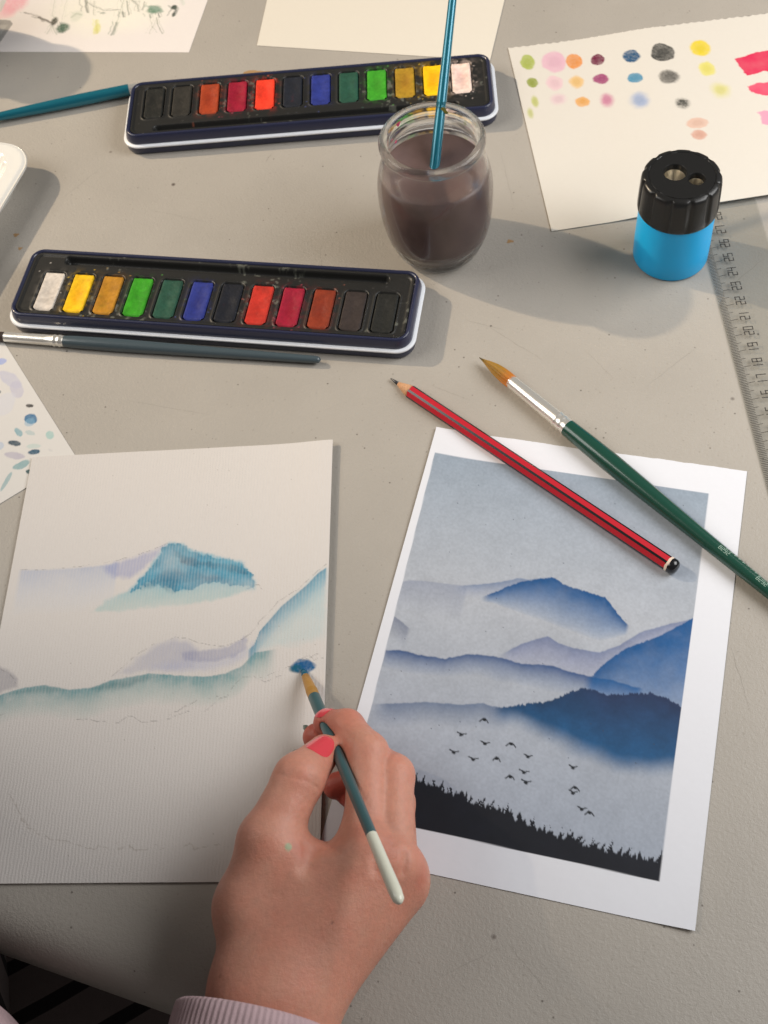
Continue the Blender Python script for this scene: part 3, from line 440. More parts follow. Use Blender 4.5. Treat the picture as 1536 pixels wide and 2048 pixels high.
def paint_tin(loc, rz, label, cols, seed, wet):
    t = thing('paint_tin', loc, rz, label, 'paint tin', 'open watercolour tins on the table')
    L, W, r = 21.56, 4.8, .75
    rr = lambda o, z: rring(L, W, r, o, z)
    mesh('tin_base', *stack([rr(.02, .02), rr(.12, .05), rr(.16, .12), rr(.16, .52)], True, True), navy, t)
    mesh('rim_line', *stack([rr(.14, .52), rr(.22, .54), rr(.25, .58), rr(.25, .63), rr(.22, .67), rr(.05, .70)], True, True), whiteline, t)
    mesh('tin_wall', *stack([rr(.06, .69), rr(.08, .75), rr(.04, .95), rr(-.02, 1.2), rr(-.05, 1.27), rr(-.11, 1.31), rr(-.18, 1.29), rr(-.24, 1.22), rr(-.26, 1.1), rr(-.27, 1.0)], False, False), navy, t)
    # insert: height field with the brush trough and a slot round each pan
    Li, Wi = L - .52, W - .52; step = .045
    gx, gy = np.meshgrid(np.arange(-Li / 2, Li / 2 + step / 2, step), np.arange(-Wi / 2, Wi / 2 + step / 2, step)); sh = gx.shape; gx = gx.ravel(); gy = gy.ravel()
    z = np.full(len(gx), 1.16); cv = Canvas(gx, gy, lin((36, 36, 35)))
    def rbox(x, y, cx, cy, hx, hy, rr_):
        qx = np.abs(x - cx) - hx + rr_; qy = np.abs(y - cy) - hy + rr_
        return np.hypot(np.maximum(qx, 0), np.maximum(qy, 0)) + np.minimum(np.maximum(qx, qy), 0) - rr_
    edge = rbox(gx, gy, 0, 0, Li / 2, Wi / 2, .5); z += .07 * sstep(-.22, -.12, edge)
    tr = rbox(gx, gy, .2, 1.72, 8.95, .27, .25); z -= .38 * sstep(.03, -.14, tr)
    rnd = random.Random(seed)
    xs = [-9.02 + 1.662 * k for k in range(12)]
    for k, cx in enumerate(xs):
        d = rbox(gx, gy, cx, -.5, .64, 1.38, .30); z += .05 * np.exp(-((d - .03) / .05) ** 2); z -= .30 * sstep(0, -.05, d)
        c = lin(cols[k]); sm = np.exp(-np.maximum(d, 0) / .15) * sstep(.0, .22, fbm(gx, gy, .28, seed + k * 3) + .08)
        cv.put(sm * wet[k] * .85, c * .42 + lin((40, 38, 34)) * .5)
        for _ in range(int(14 * wet[k]) + 1):
            cv.blob(cx + rnd.uniform(-1, 1), -.5 + rnd.uniform(-2, 2), .03 + .03 * rnd.random(), .035, tuple(int(v * .7 + 50) for v in cols[k]), .7, .5, 0, seed=_)
    cv.rgb *= (1 + .25 * fbm(gx, gy, 1.2, seed))[:, None]
    dust = sstep(.16, .30, fbm(gx, gy, .25, seed + 91) * sstep(-.1, .3, fbm(gx, gy, 3, seed + 92)) * 1.6); cv.put(dust * .5, lin((120, 122, 112)))
    zz = z.reshape(sh); i = np.arange(len(gx)).reshape(sh)
    keep = edge.reshape(sh) < .012
    F = np.stack([i[:-1, :-1], i[:-1, 1:], i[1:, 1:], i[1:, :-1]], -1).reshape(-1, 4)
    kk = (keep[:-1, :-1] & keep[1:, 1:]).ravel()
    mesh('insert', np.c_[gx, gy, z], F[kk], black_pl, t, True, cv.rgb)
    for k, cx in enumerate(xs):
        if k not in cake_m: cake_m[k] = mat('paint_cake', attr=True, rough=.62, spec=.35, bump=(.16, .22), bump2=(.5, .3))
        n = 22; u, v = np.meshgrid(np.linspace(-1, 1, n), np.linspace(-1, 1, 40)); u = u.ravel(); v = v.ravel()
        hx, hy = .575, 1.315; x = u * hx; y = v * hy
        rr2 = .27; fx = np.abs(x) - (hx - rr2); fy = np.abs(y) - (hy - rr2); cor = (fx > 0) & (fy > 0); q = np.hypot(fx, fy); m_ = np.maximum(fx, fy)
        sc = np.where(cor & (q > 1e-6), m_ / np.maximum(q, 1e-6), 1)      # square grid pulled onto rounded corners
        x = np.where(cor, np.sign(x) * (hx - rr2 + fx * sc), x); y = np.where(cor, np.sign(y) * (hy - rr2 + fy * sc), y)
        d = np.minimum(hx - np.abs(x), hy - np.abs(y)); sub = {0: .03, 1: .05}.get(k, 0)
        h = 1.10 + .09 * sstep(0, .06, d) - (.04 + .12 * wet[k]) * np.exp(-((x / .36) ** 2 + ((y + .15) / 1.0) ** 2)) * (1 + fbm(x, y, .5, seed + k)) + .03 * fbm(x, y, .4, seed + k + 7)
        x = x + .05 * fbm(x, y, .35, seed + 60 + k) * (d < .02); y = y + .06 * fbm(x, y, .3, seed + 70 + k) * (d < .02)
        cc = Canvas(x, y, lin(cols[k])); f = fbm(x, y, .55, seed + k * 5)
        cc.rgb = np.clip(cc.rgb * (1 + .55 * f[:, None] + .5 * fbm(x, y, .15, seed + k)[:, None]), 0, 1); cc.put(.5 * sstep(.18, .3, fbm(x, y, .4, seed + k + 31)) * wet[k], lin(cols[(k + 1) % 12]) * .3 + lin(cols[k]) * .4)
        rim = np.exp(-d / .05); cc.put(rim * .25, np.clip(lin(cols[k]) * 1.5, 0, .9))
        if wet[k] > .5: cc.put(.55 * np.exp(-((x / .34) ** 2 + ((y + .1) / .8) ** 2)) * (1 + f), lin(cols[k]) * np.array([.75, .5, .55]) if k != 1 else lin((224, 140, 10)))
        i2 = np.arange(len(x)).reshape(40, n); F = np.stack([i2[:-1, :-1], i2[:-1, 1:], i2[1:, 1:], i2[1:, :-1]], -1).reshape(-1, 4)
        mesh('paint_pan', np.c_[x + cx, y - .5, h], F, cake_m[k], t, True, cc.rgb, label=f'{PANS[k][0]} pan of paint')
    return t
ca = [c for _, c in PANS]
cb = list(ca); cb[7] = (232, 62, 38); cb[9] = (160, 62, 30); cb[0] = (232, 208, 196); cb[1] = (246, 192, 10); cb[10] = (44, 42, 38); cb[6] = (28, 32, 42); cb[2] = (168, 132, 36); cb[3] = (62, 160, 40)
paint_tin((-7.050, 45.681, 0), -0.2934, 'open navy watercolour tin in front, its white pan at the left end', ca, 3, [.35, .55, .4, .3, .25, .6, .2, .5, .8, .6, .1, .1])
paint_tin((-0.469, 59.972, 0), 3.0244, 'open navy watercolour tin behind the jar, its white pan at the right end', cb, 8, [1., .8, .6, .6, .3, .4, .15, .7, .8, .9, .1, .1])
# ------------------------------------------------------------------ glass jar
JX, JY = 5.280, 47.728
glass = mat('clear_glass', (.97, .985, .975), .015, trans=1, ior=1.36, bump=(1.6, .12), coat=.0)
water = mat('dirty_brown_paint_water', (.125, .082, .076), .3, spec=.4, coat=.15, var=(1.6, .18))
_nt = glass.node_tree; _tr = _nt.nodes.new('ShaderNodeBsdfTransparent'); _mx = _nt.nodes.new('ShaderNodeMixShader'); _mx.inputs[0].default_value = .30      # thin pressed glass: part of the light passes straight
_nt.links.new(_nt.nodes['Principled BSDF'].outputs[0], _mx.inputs[1]); _nt.links.new(_tr.outputs[0], _mx.inputs[2]); _nt.links.new(_mx.outputs[0], _nt.nodes['Material Output'].inputs[0])
def jar(x, y, label, prof_level=5.45):
    t = thing('glass_jar', (x, y, 0), 0, label, 'jar')
    prof = [(.001, .02), (1.7, .02), (2.05, .07), (2.27, .24), (2.50, .75), (2.74, 1.5), (2.91, 2.5), (2.98, 3.5), (2.98, 4.4), (2.88, 5.2), (2.66, 6.0), (2.44, 6.55), (2.38, 6.75), (2.40, 6.86), (2.54, 6.95), (2.65, 7.1), (2.68, 7.25), (2.64, 7.42), (2.52, 7.54), (2.38, 7.55), (2.27, 7.46), (2.22, 7.25), (2.19, 6.9),
            (2.20, 6.7), (2.30, 6.35), (2.50, 5.85), (2.68, 5.1), (2.76, 4.3), (2.74, 3.5), (2.66, 2.5), (2.48, 1.55), (2.24, .85), (1.9, .56), (1.2, .48), (.001, .46)]
    # round the profile off with a spline so that the silhouette has no corners
    P = np.array(prof); out = []
    for i in range(len(P) - 1):
        p0 = P[max(i - 1, 0)]; p1 = P[i]; p2 = P[i + 1]; p3 = P[min(i + 2, len(P) - 1)]
        for k in range(3):
            s = k / 3; out.append(.5 * ((2 * p1) + (-p0 + p2) * s + (2 * p0 - 5 * p1 + 4 * p2 - p3) * s * s + (-p0 + 3 * p1 - 3 * p2 + p3) * s ** 3))
    out.append(P[-1]); out = [(max(a, .001), b) for a, b in out]
    V, F = lathe(out, 96); mesh('glass', V, F, glass, t)
    w = [(.001, .5), (1.2, .50), (1.92, .58), (2.26, .87), (2.50, 1.56), (2.68, 2.5), (2.76, 3.5), (2.78, 4.3), (2.70, 5.1), (2.62, prof_level - .02), (2.55, prof_level), (2.4, prof_level - .035), (.001, prof_level - .04)]
    mesh('paint_water', *lathe(w, 72), water, t)
    # paint drips on the inside of the neck
    for k, (a, zz, col, sz) in enumerate(((2.30, 7.2, (.42, .05, .12), .16), (2.45, 6.3, (.55, .04, .12), .10), (2.62, 6.75, (.4, .06, .12), .07), (1.15, 7.25, (.36, .32, .06), .24), (1.22, 6.85, (.34, .32, .08), .20))):
        n = 12; V = [(2.17 * math.cos(a), 2.17 * math.sin(a), zz)]
        for i in range(n):
            b = 2 * math.pi * i / n; rr_ = sz * (1 + .3 * math.sin(b * 3 + k)); aa = a + math.cos(b) * rr_ / 2.2; V.append((2.19 * math.cos(aa), 2.19 * math.sin(aa), zz + math.sin(b) * rr_ * .8))
        mesh('paint_drip', V, [(0, 1 + i, 1 + (i + 1) % n) for i in range(n)], mat('dried_paint', col, .5), t)
    return t
jar(JX, JY, 'small clear glass jar of brown paint water with a teal brush in it')
# ------------------------------------------------------------------ brushes
jar(-24.3, 71.9, 'second jar of brown paint water, standing just beyond the far left edge')
teal = mat('teal_metallic_lacquer', (.010, .165, .235), .22, metal=.35, coat=.6, bump=(.12, .03))
chrome = mat('nickel_ferrule', (.86, .84, .79), .26, metal=.72, bump=(.3, .03))
hair_gold = mat('golden_synthetic_hair', (.36, .17, .03), .45, var=(.06, .3), bump=(.05, .15, (6, 6, 6)))
slate = mat('slate_grey_lacquer', (.060, .085, .10), .28, coat=.4, bump=(1.2, .04))
green_l = mat('dark_green_lacquer', (.010, .062, .042), .24, coat=.5, bump=(1.5, .05))
hair_dark = mat('dark_brown_hair', (.05, .03, .022), .5, var=(.05, .3))
def brush(name, a, b, segs, label, group=None, flat=1):
    """segs: (part name, [(t along a-b in cm, radius)...], material)"""
    a = np.asarray(a, float); b = np.asarray(b, float); d = (b - a) / np.linalg.norm(b - a)
    t = thing(name, a, 0, label, 'paintbrush', group)
    for nm, pr, m_ in segs:
        mesh(nm, *tube([d * s for s, _ in pr], [r for _, r in pr], 28), m_, t)
    return t, d
# brush standing in the jar (its end leaves the picture)
jb, _ = brush('paintbrush', [4.791, 46.452, 3.9], [7.435, 53.702, 10.6], [('bristles', [(0, .05), (.2, .2), (.5, .25)], hair_dark), ('ferrule', [(.5, .27), (1.0, .26)], chrome),
     ('handle', [(1.0, .255), (1.6, .27), (3.5, .27), (6, .25), (9, .215), (14, .18), (16.5, .15), (17, .12), (17.1, .03)], teal)], 'slim teal metallic brush standing handle up in the water jar')
brush('paintbrush', (-29.7, 62.95, .33), (-10.3, 64.15, .42), [('handle', [(0, .05), (.2, .12), (4, .16), (9, .22), (13, .33), (15.5, .37), (18.5, .35)], teal), ('ferrule', [(18.5, .34), (18.9, .32), (19.1, .28)], chrome),
     ('bristles', [(19.1, .27), (19.3, .2), (19.4, .14), (19.44, .02)], hair_dark)], 'teal brush lying at the far left, poking out behind the tin')
A = np.array((-20.1, 46.35, .30)); B = np.array((-1.95, 40.83, .30))
brush('paintbrush', A, B, [('bristles', [(0, .02), (.4, .14), (1.1, .25), (1.75, .27)], hair_dark), ('ferrule', [(1.7, .27), (4.0, .295), (4.45, .30), (4.5, .325), (4.56, .325), (4.62, .30), (4.72, .30), (4.78, .33), (4.86, .33), (4.92, .30), (5.05, .31)], chrome),
     ('handle', [(5.05, .30), (5.6, .335), (8, .35), (12, .30), (16, .235), (18.6, .20), (18.85, .17), (18.95, .08), (18.97, .01)], slate)], 'slate grey handled brush lying against the front of the nearer tin')
# big round brush
A = np.array([6.087, 39.274, 0.4]); B = np.array([16.075, 23.838, 0.42])
dB = (B - A) / np.linalg.norm(B - A)
bb, _ = brush('paintbrush', A, A + dB * 27, [('bristles', [(0, .012), (.3, .09), (.8, .22), (1.3, .31), (1.8, .345), (2.3, .335), (2.6, .32)], hair_gold),
     ('ferrule', [(2.15, .30), (2.16, .335), (4.0, .37), (5.3, .395), (5.38, .42), (5.50, .425), (5.58, .395), (5.66, .42), (5.80, .425), (5.88, .395), (5.95, .415), (6.1, .415)], chrome),
     ('handle', [(6.1, .40), (6.12, .43), (7.5, .47), (9.0, .485), (11, .45), (14, .375), (18, .30), (23, .22), (26.6, .16), (26.9, .1), (27, .01)], green_l)],
     'large green handled round brush with golden bristles lying across the printed sheet')
hv = [o for o in bb.children if o.name.startswith('bristles')][0]; bpy.data.objects.remove(hv)
_, sB, uB = frame(dB); nh = 160; hp = [(0, .015), (.12, .04), (.3, .09), (.55, .16), (.8, .22), (1.05, .275), (1.3, .31), (1.6, .335), (1.9, .345), (2.2, .335), (2.4, .325), (2.7, .31)]
V, F, col = [], [], []; rh = np.random.RandomState(4); st_ = rh.rand(nh)
for j, (s_, r_) in enumerate(hp):
    for i in range(nh):
        a = 2 * math.pi * i / nh; k = r_ * (1 + .07 * (st_[i] - .5) * (1 if s_ < 2.3 else .3)) ; fray = .10 * (st_[(i * 7) % nh] - .3) * max(0, 1 - s_ / .35)
        V.append(dB * (s_ - fray) + sB * math.cos(a) * k + uB * math.sin(a) * k - uB * .03 * (1 - min(s_ / 1.5, 1)) + sB * .07 * (1 - min(s_ / 1.2, 1)) ** 2)
        t_ = sstep(1.3, 2.3, s_ + .35 * (st_[i] - .5)); c0 = lin((150, 112, 34)) * (1 - t_) + lin((190, 112, 38)) * t_; t0 = sstep(.5, .0, s_ + .2 * (st_[i] - .5)); col.append((c0 * (1 - t0) + lin((84, 78, 30)) * t0) * (.72 + .5 * st_[(i * 13) % nh]))
for j in range(len(hp) - 1):
    for i in range(nh): F.append((j * nh + i, j * nh + (i + 1) % nh, (j + 1) * nh + (i + 1) % nh, (j + 1) * nh + i))
mesh('bristles', V, F, mat('golden_hair_strands', attr=True, rough=.5), bb, False, np.array(col))
print_white = mat('silver_green_lettering', (.30, .42, .35), .5)
SEG = {'0': 'abcdef', '1': 'bc', '2': 'abged', '3': 'abgcd', '4': 'fgbc', '5': 'afgcd', '6': 'afgedc', '7': 'abc', '8': 'abcdefg', '9': 'abcdfg'}
SEGL = {'a': ((0, 1), (1, 1)), 'b': ((1, 1), (1, .5)), 'c': ((1, .5), (1, 0)), 'd': ((0, 0), (1, 0)), 'e': ((0, .5), (0, 0)), 'f': ((0, 1), (0, .5)), 'g': ((0, .5), (1, .5))}
def digits(txt, w, h, gap, lw):
    """quads (x, y) of squared digits; every stroke a thin bar"""
    Q = []; x = 0
    for ch in txt:
        for sg in SEG[ch]:
            (x0, y0), (x1, y1) = SEGL[sg]; x0, x1 = x + x0 * w, x + x1 * w; y0, y1 = y0 * h, y1 * h
            if ch == '1': x0 -= w * .5; x1 -= w * .5
            dx, dy = x1 - x0, y1 - y0; l = math.hypot(dx, dy); ux, uy = dx / l, dy / l; e = lw * .3; x0 -= ux * e; y0 -= uy * e; x1 += ux * e; y1 += uy * e; nx, ny = -uy * lw / 2, ux * lw / 2
            Q.append([(x0 + nx, y0 + ny), (x0 - nx, y0 - ny), (x1 - nx, y1 - ny), (x1 + nx, y1 + ny)])
        x += w + gap
    return Q, x - gap
_, sB, uB = frame(dB)
def rad_at(s): return float(np.interp(s, [6.1, 7.5, 9, 11, 14, 18, 23], [.43, .47, .485, .45, .375, .30, .22]))
def on_handle(quads, s0, ang0, nm):
    V, F = [], []
    for q in quads:
        k = len(V)
        for (x, y) in q:
            r_ = rad_at(s0 + x) + .004; a = ang0 + y / r_; V.append(dB * (s0 + x) + (sB * math.cos(a) + uB * math.sin(a)) * r_)
        F.append((k, k + 1, k + 2, k + 3))
    return mesh(nm, V, F, print_white, bb, False)
for s0 in [15.55, 17.69]:
    q, w_ = digits('8292', .09, .19, .06, .022); on_handle(q, s0, 1.35, 'size_number')
rnd = random.Random(2); q = []
for k in range(15):
    x0 = 15.81 + k * .235; hh = rnd.choice((.07, .12, .16)); q.append([(x0, 0), (x0 + .05, 0), (x0 + .05, hh), (x0, hh)]); q.append([(x0 + .05, hh * .4), (x0 + .12, hh * .4), (x0 + .12, hh * .4 + .035), (x0 + .05, hh * .4 + .035)])
on_handle(q, 0, 2.05, 'faint_lettering')
# ------------------------------------------------------------------ pencil
red = mat('red_pencil_lacquer', (.50, .018, .032), .26, coat=.5); blk = mat('black_pencil_lacquer', (.008, .008, .010), .22, coat=.5)
wood = mat('sharpened_cedar', (.55, .30, .16), .7, var=(.08, .2), bump=(.05, .08)); lead = mat('graphite', (.06, .06, .065), .3, metal=.3); ringm = mat('cream_dip_ring', (.72, .60, .50), .5)
P0 = np.array([1.405, 39.063, 0.12]); P1 = np.array([12.533, 25.626, 0.36]); dP = (P1 - P0) / np.linalg.norm(P1 - P0); LP = float(np.linalg.norm(P1 - P0))
pt = thing('pencil', P0, 0, 'red and black striped hexagonal pencil pointing at the front tin', 'pencil')
def hexring(s, R_, rot=math.radians(3)):
    _, sd, up = frame(dP); out = []
    for k in range(6):
        for o in (-.165, .165):
            a = rot + math.radians(60 * k) + o; out.append(dP * s + (sd * math.cos(a) + up * math.sin(a)) * R_)
    return out
V = hexring(1.25, .365) + hexring(LP - .50, .365)
for i, v in enumerate(V[:12]): V[i] = np.asarray(v) + dP * (.16 if i % 2 else .12)     # scalloped shoulder
F = []; mi = []
for i in range(12):
    F.append((i, (i + 1) % 12, 12 + (i + 1) % 12, 12 + i)); mi.append(1 if i % 2 == 0 else 0)
o = mesh('shaft', V, F, [red, blk], pt, False, mi=mi)
mesh('wood_cone', *tube([dP * .52, dP * .9, dP * 1.2, dP * 1.5], [.095, .215, .305, .325], 24), wood, pt)
mesh('lead', *tube([dP * 0, dP * .06, dP * .3, dP * .56], [.02, .045, .075, .105], 16), lead, pt)
def endr(a, j): return 1 - .03 * math.cos(6 * a)
mesh('cream_ring', *tube([dP * (LP - .52), dP * (LP - .50), dP * (LP - .38)], [.345, .362, .362], 36, rfun=lambda a, j: 1 + (.0 if j < 2 else .03 * math.sin(6 * a))), ringm, pt)
mesh('end_dip', *tube([dP * (LP - .40), dP * (LP - .36), dP * (LP - .2), dP * (LP - .08), dP * (LP - .02), dP * LP], [.355, .372, .368, .31, .2, .02], 36), blk, pt)
# ------------------------------------------------------------------ sharpener
sx, sy = 17.123, 44.438
st = thing('pencil_sharpener', (sx, sy - .08, 0), 0, 'blue canister pencil sharpener with a ribbed black lid and two holes', 'sharpener')
blue = mat('sky_blue_plastic', (.006, .46, .92), .4, spec=.5, bump=(.6, .04), sss=.0); cap_m = mat('black_ribbed_plastic', (.012, .012, .012), .3, spec=.5, bump=(.06, .02)); steel = mat('sharpener_metal', (.72, .68, .60), .28, metal=1, bump=(.1, .08))
mesh('canister', *lathe([(.01, .02), (1.78, .02), (1.90, .06), (1.94, .16), (1.95, 1.2), (1.93, 2.4), (1.92, 3.6), (1.8, 3.65), (.01, 3.65)], 96), blue, st)
def lobe(a, z):
    t_ = (a * 12 / (2 * math.pi)) % 1.0; k = min(sstep(0, .10, t_), sstep(1, .72, t_)); f = sstep(2.75, 3.05, z) * sstep(5.75, 5.5, z)
    return 1 + f * (.035 * k - .035)
capp = [(1.84, 3.48), (1.92, 3.47), (2.0, 3.52), (2.02, 3.64), (2.02, 3.9), (2.01, 4.4), (1.98, 5.2), (1.96, 5.36), (1.90, 5.48), (1.80, 5.54), (1.66, 5.56), (1.64, 5.53), (1.60, 5.53), (1.58, 5.555)]
lobef = lambda a, z: 1 - (.055 * (1 - min(float(sstep(0, .12, (a * 12 / (2 * math.pi)) % 1.0)), float(sstep(1, .70, (a * 12 / (2 * math.pi)) % 1.0))))) * float(sstep(3.54, 3.8, z)) * float(sstep(5.56, 5.46, z))
mesh('lid', *lathe(capp, 240, rfun=lobef), cap_m, st)
def disc_with_holes(R_, holes, z, n=96):
    bm = bmesh.new()
    def loop(cx, cy, r, n_):
        vs = [bm.verts.new(((cx + r * math.cos(2 * math.pi * i / n_)) * S, (cy + r * math.sin(2 * math.pi * i / n_)) * S, z * S)) for i in range(n_)]
        return [bm.edges.new((vs[i], vs[(i + 1) % n_])) for i in range(n_)]
    E = loop(0, 0, R_, n)
    for cx, cy, r in holes: E += loop(cx, cy, r, 48)
    bmesh.ops.triangle_fill(bm, use_beauty=True, use_dissolve=False, edges=E)
    bmesh.ops.recalc_face_normals(bm, faces=bm.faces)
    if sum(f.normal.z for f in bm.faces) < 0: bmesh.ops.reverse_faces(bm, faces=bm.faces)
    me = bpy.data.meshes.new('lid_top'); bm.to_mesh(me); bm.free(); return me
HO = [(-.28, .30, .58), (.62, -.38, .43)]
link('lid_top', disc_with_holes(1.585, HO, 5.555), cap_m, st)
for k, (hx, hy, hr) in enumerate(HO):
    V, F = lathe([(hr, 5.555), (hr - .03, 5.52), (hr - .035, 5.2)], 48); V = [(a + hx, b + hy, c) for a, b, c in V]; mesh('hole_wall', V, F, cap_m, st)
    V, F = lathe([(hr - .04, 5.22), (hr - .06, 5.15), (hr * .75, 4.6), (hr * .4, 3.9), (.02, 3.7)], 48); V = [(a + hx, b + hy, c) for a, b, c in V]; mesh('sharpening_cone', V, F, steel, st)
    V = [(hx + .02, hy - hr + .10, 5.1), (hx + .09, hy - hr + .10, 5.1), (hx + .06, hy - .05, 4.2), (hx - .01, hy - .05, 4.2)]
    mesh('blade', V, [(0, 1, 2, 3)], lead, st, False)
# ------------------------------------------------------------------ ruler
RX, RY, RA = 19.037, 38.204, 1.4917
rt = thing('ruler', (RX, RY, .01), RA, 'clear plastic centimetre ruler running under the cream swatch paper', 'ruler')
M = bpy.data.materials.new('clear_acrylic'); M.use_nodes = True; nt = M.node_tree; nt.nodes.remove(nt.nodes['Principled BSDF'])
tr_ = nt.nodes.new('ShaderNodeBsdfTransparent'); tr_.inputs[0].default_value = (.955, .96, .955, 1); gl = nt.nodes.new('ShaderNodeBsdfGlossy'); gl.inputs['Roughness'].default_value = .06
fr_ = nt.nodes.new('ShaderNodeValue'); fr_.outputs[0].default_value = .05; mx_ = nt.nodes.new('ShaderNodeMixShader'); nt.links.new(fr_.outputs[0], mx_.inputs[0]); nt.links.new(tr_.outputs[0], mx_.inputs[1]); nt.links.new(gl.outputs[0], mx_.inputs[2]); nt.links.new(mx_.outputs[0], nt.nodes['Material Output'].inputs[0])
prof = [(.62, .0), (.62, .05), (-.1, .19), (-2.35, .19), (-2.42, .23), (-2.68, .23), (-2.78, .16), (-2.78, 0)]
xs = [-10.8, 10.9]; V = [(x_, y_, z_) for x_ in xs for y_, z_ in prof]; n = len(prof)
F = [(i, (i + 1) % n, n + (i + 1) % n, n + i) for i in range(n)] + [tuple(range(n))[::-1], tuple(range(n, 2 * n))]
mesh('acrylic_blade', V, F, M, rt, False)
ink = mat('black_ruler_ink', (.05, .045, .04), .5)
def slope_z(y): return (.05 + (.62 - y) / .72 * .14 if y > -.1 else .19) + .004
V, F = [], []
for mm in range(-94, 86):
    x0 = mm * .1; l = .70 if mm % 10 == 0 else (.56 if mm % 5 == 0 else .36); w_ = .016; y0 = .58; y1 = y0 - l; ym = -.1
    ys = [y0, y1] if y1 > ym else [y0, ym, y1]
    for a_, b_ in zip(ys[:-1], ys[1:]):
        k = len(V); V += [(x0 - w_, a_, slope_z(a_)), (x0 - w_, b_, slope_z(b_)), (x0 + w_, b_, slope_z(b_)), (x0 + w_, a_, slope_z(a_))]; F.append((k, k + 1, k + 2, k + 3))
g_ = mesh('graduation_marks', V, F, ink, rt, False); g_['kind'] = 'stuff'
for cmv in range(11, 29):
    Q, w_ = digits(str(cmv), .19, .46, .12, .055); x0 = (cmv - 20) + .02 - (.0 if cmv < 20 else -.05)
    V = [(x0 - .12 + x, -.72 + y, .1945) for q in Q for x, y in q]; F = [(4 * i, 4 * i + 1, 4 * i + 2, 4 * i + 3) for i in range(len(Q))]
    mesh('number', V, F, ink, rt, False, label=f'printed number {cmv}')
# ------------------------------------------------------------------ palette
white_pl = mat('white_glossy_plastic', (.80, .79, .75), .16, coat=.5, sss=.0)
pl = thing('paint_palette', (-16.55, 58.95, 0), math.radians(156), 'white plastic mixing palette with shallow wells, cut off at the left edge', 'palette')
def palette():
    # local x runs away along the far edge, y runs along the right-hand edge toward the viewer
    step = .09; Lx, Ly = 12., 19.
    gx, gy = np.meshgrid(np.linspace(0, Lx, int(Lx / step)), np.linspace(0, Ly, int(Ly / step))); sh = gx.shape
    r = 1.9; X = gx.copy(); Y = gy.copy()
    for cx, cy, sxg, syg in ((r, r, -1, -1), (Lx - r, r, 1, -1), (r, Ly - r, -1, 1), (Lx - r, Ly - r, 1, 1)):
        fx = (X - cx) * sxg; fy = (Y - cy) * syg; c = (fx > 0) & (fy > 0); q = np.hypot(fx, fy); k = np.maximum(fx, fy) / np.maximum(q, 1e-6)
        X = np.where(c, cx + sxg * fx * k, X); Y = np.where(c, cy + syg * fy * k, Y)
    d = np.minimum(np.minimum(gx, Lx - gx), np.minimum(gy, Ly - gy))
    z = 1.45 + .10 * sstep(0, .25, d) - .04 * sstep(.25, .8, d)
    for cx, cy, hx, hy in ((2.75, 2.9, 1.75, 2.1), (2.9, 7.6, 1.55, 1.9), (2.9, 12.2, 1.55, 1.9), (2.9, 16.6, 1.5, 1.5), (7.9, 4.6, 2.8, 3.4), (7.9, 13, 2.8, 3.8)):
        q = (np.abs((gx - cx) / hx) ** 3 + np.abs((gy - cy) / hy) ** 3) ** (1 / 3); z -= .75 * sstep(1.05, .55, q)
    V = np.c_[X.ravel(), Y.ravel(), z.ravel()]; i = np.arange(X.size).reshape(sh)
    F = np.stack([i[:-1, :-1], i[:-1, 1:], i[1:, 1:], i[1:, :-1]], -1).reshape(-1, 4)
    ring = np.r_[i[0, :-1], i[:-1, -1], i[-1, :0:-1], i[:0:-1, 0]]; n = len(ring); k = len(V); cen = np.array([Lx / 2, Ly / 2, 0])
    parts = [V]; Fs = [F]; prev = ring
    for off, zz in ((.05, 1.40), (.0, 1.30), (-.25, 1.1), (-.7, .75), (-1.2, .3), (-1.5, .0)):
        low = V[ring].copy(); dv = low - cen; dv[:, 2] = 0; dv /= np.linalg.norm(dv, axis=1)[:, None]; low += dv * off; low[:, 2] = zz
        idx = k + np.arange(n); j = np.arange(n); Fs.append(np.stack([prev[(j + 1) % n], prev[j], idx[j], idx[(j + 1) % n]][::-1], -1)); parts.append(low); prev = idx; k += n
    o = mesh('tray', np.vstack(parts), np.vstack(Fs), white_pl, pl)
palette()
# ------------------------------------------------------------------ the hand, arm and clothing
HAND = {k: np.array(v, np.float32) for k, v in {'fr': [-8.9, 4.67, 2.8], 'fu': [-7.44, 4.5, 2.3], 'wr': [-7.41, 10.06, 2.9], 'wm': [-6.5, 9.92, 2.9], 'wu': [-5.85, 9.94, 2.3], 'cmc': [-7.2, 13.07, 3.0], 'tmcp': [-6.3, 15.2, 3.9], 'tip_ip': [-4.89, 17.41, 4.0], 'ttip': [-3.88, 18.66, 3.2], 'weba': [-5.54, 14.07, 3.2], 'webb': [-3.6, 13.76, 3.4], 'iba': [-3.19, 14.68, 3.3], 'ibb': [-2.72, 15.77, 3.2], 'hypo': [-4.28, 11.6, 2.2], 'imcp': [-2.69, 14.23, 3.7], 'ipip': [-2.16, 18.23, 3.4], 'idip': [-2.88, 19.79, 2.6], 'itip': [-3.7, 20.33, 2.0], 'mmcp': [-1.79, 13.76, 3.5], 'mpip': [-1.29, 17.31, 3.0], 'mdip': [-2.49, 19.17, 1.6], 'mtip': [-4.29, 20.15, 1.2], 'rmcp': [-1.72, 13.57, 2.8], 'rpip': [-1.42, 16.65, 1.7], 'rdip': [-2.63, 18.05, 1.0], 'rtip': [-3.74, 18.02, 0.9], 'pmcp': [-1.78, 13.25, 2.1], 'ppip': [-1.69, 15.17, 1.0], 'pdip': [-2.4, 16.8, 0.8], 'ptip': [-3.29, 17.63, 0.7]}.items()}
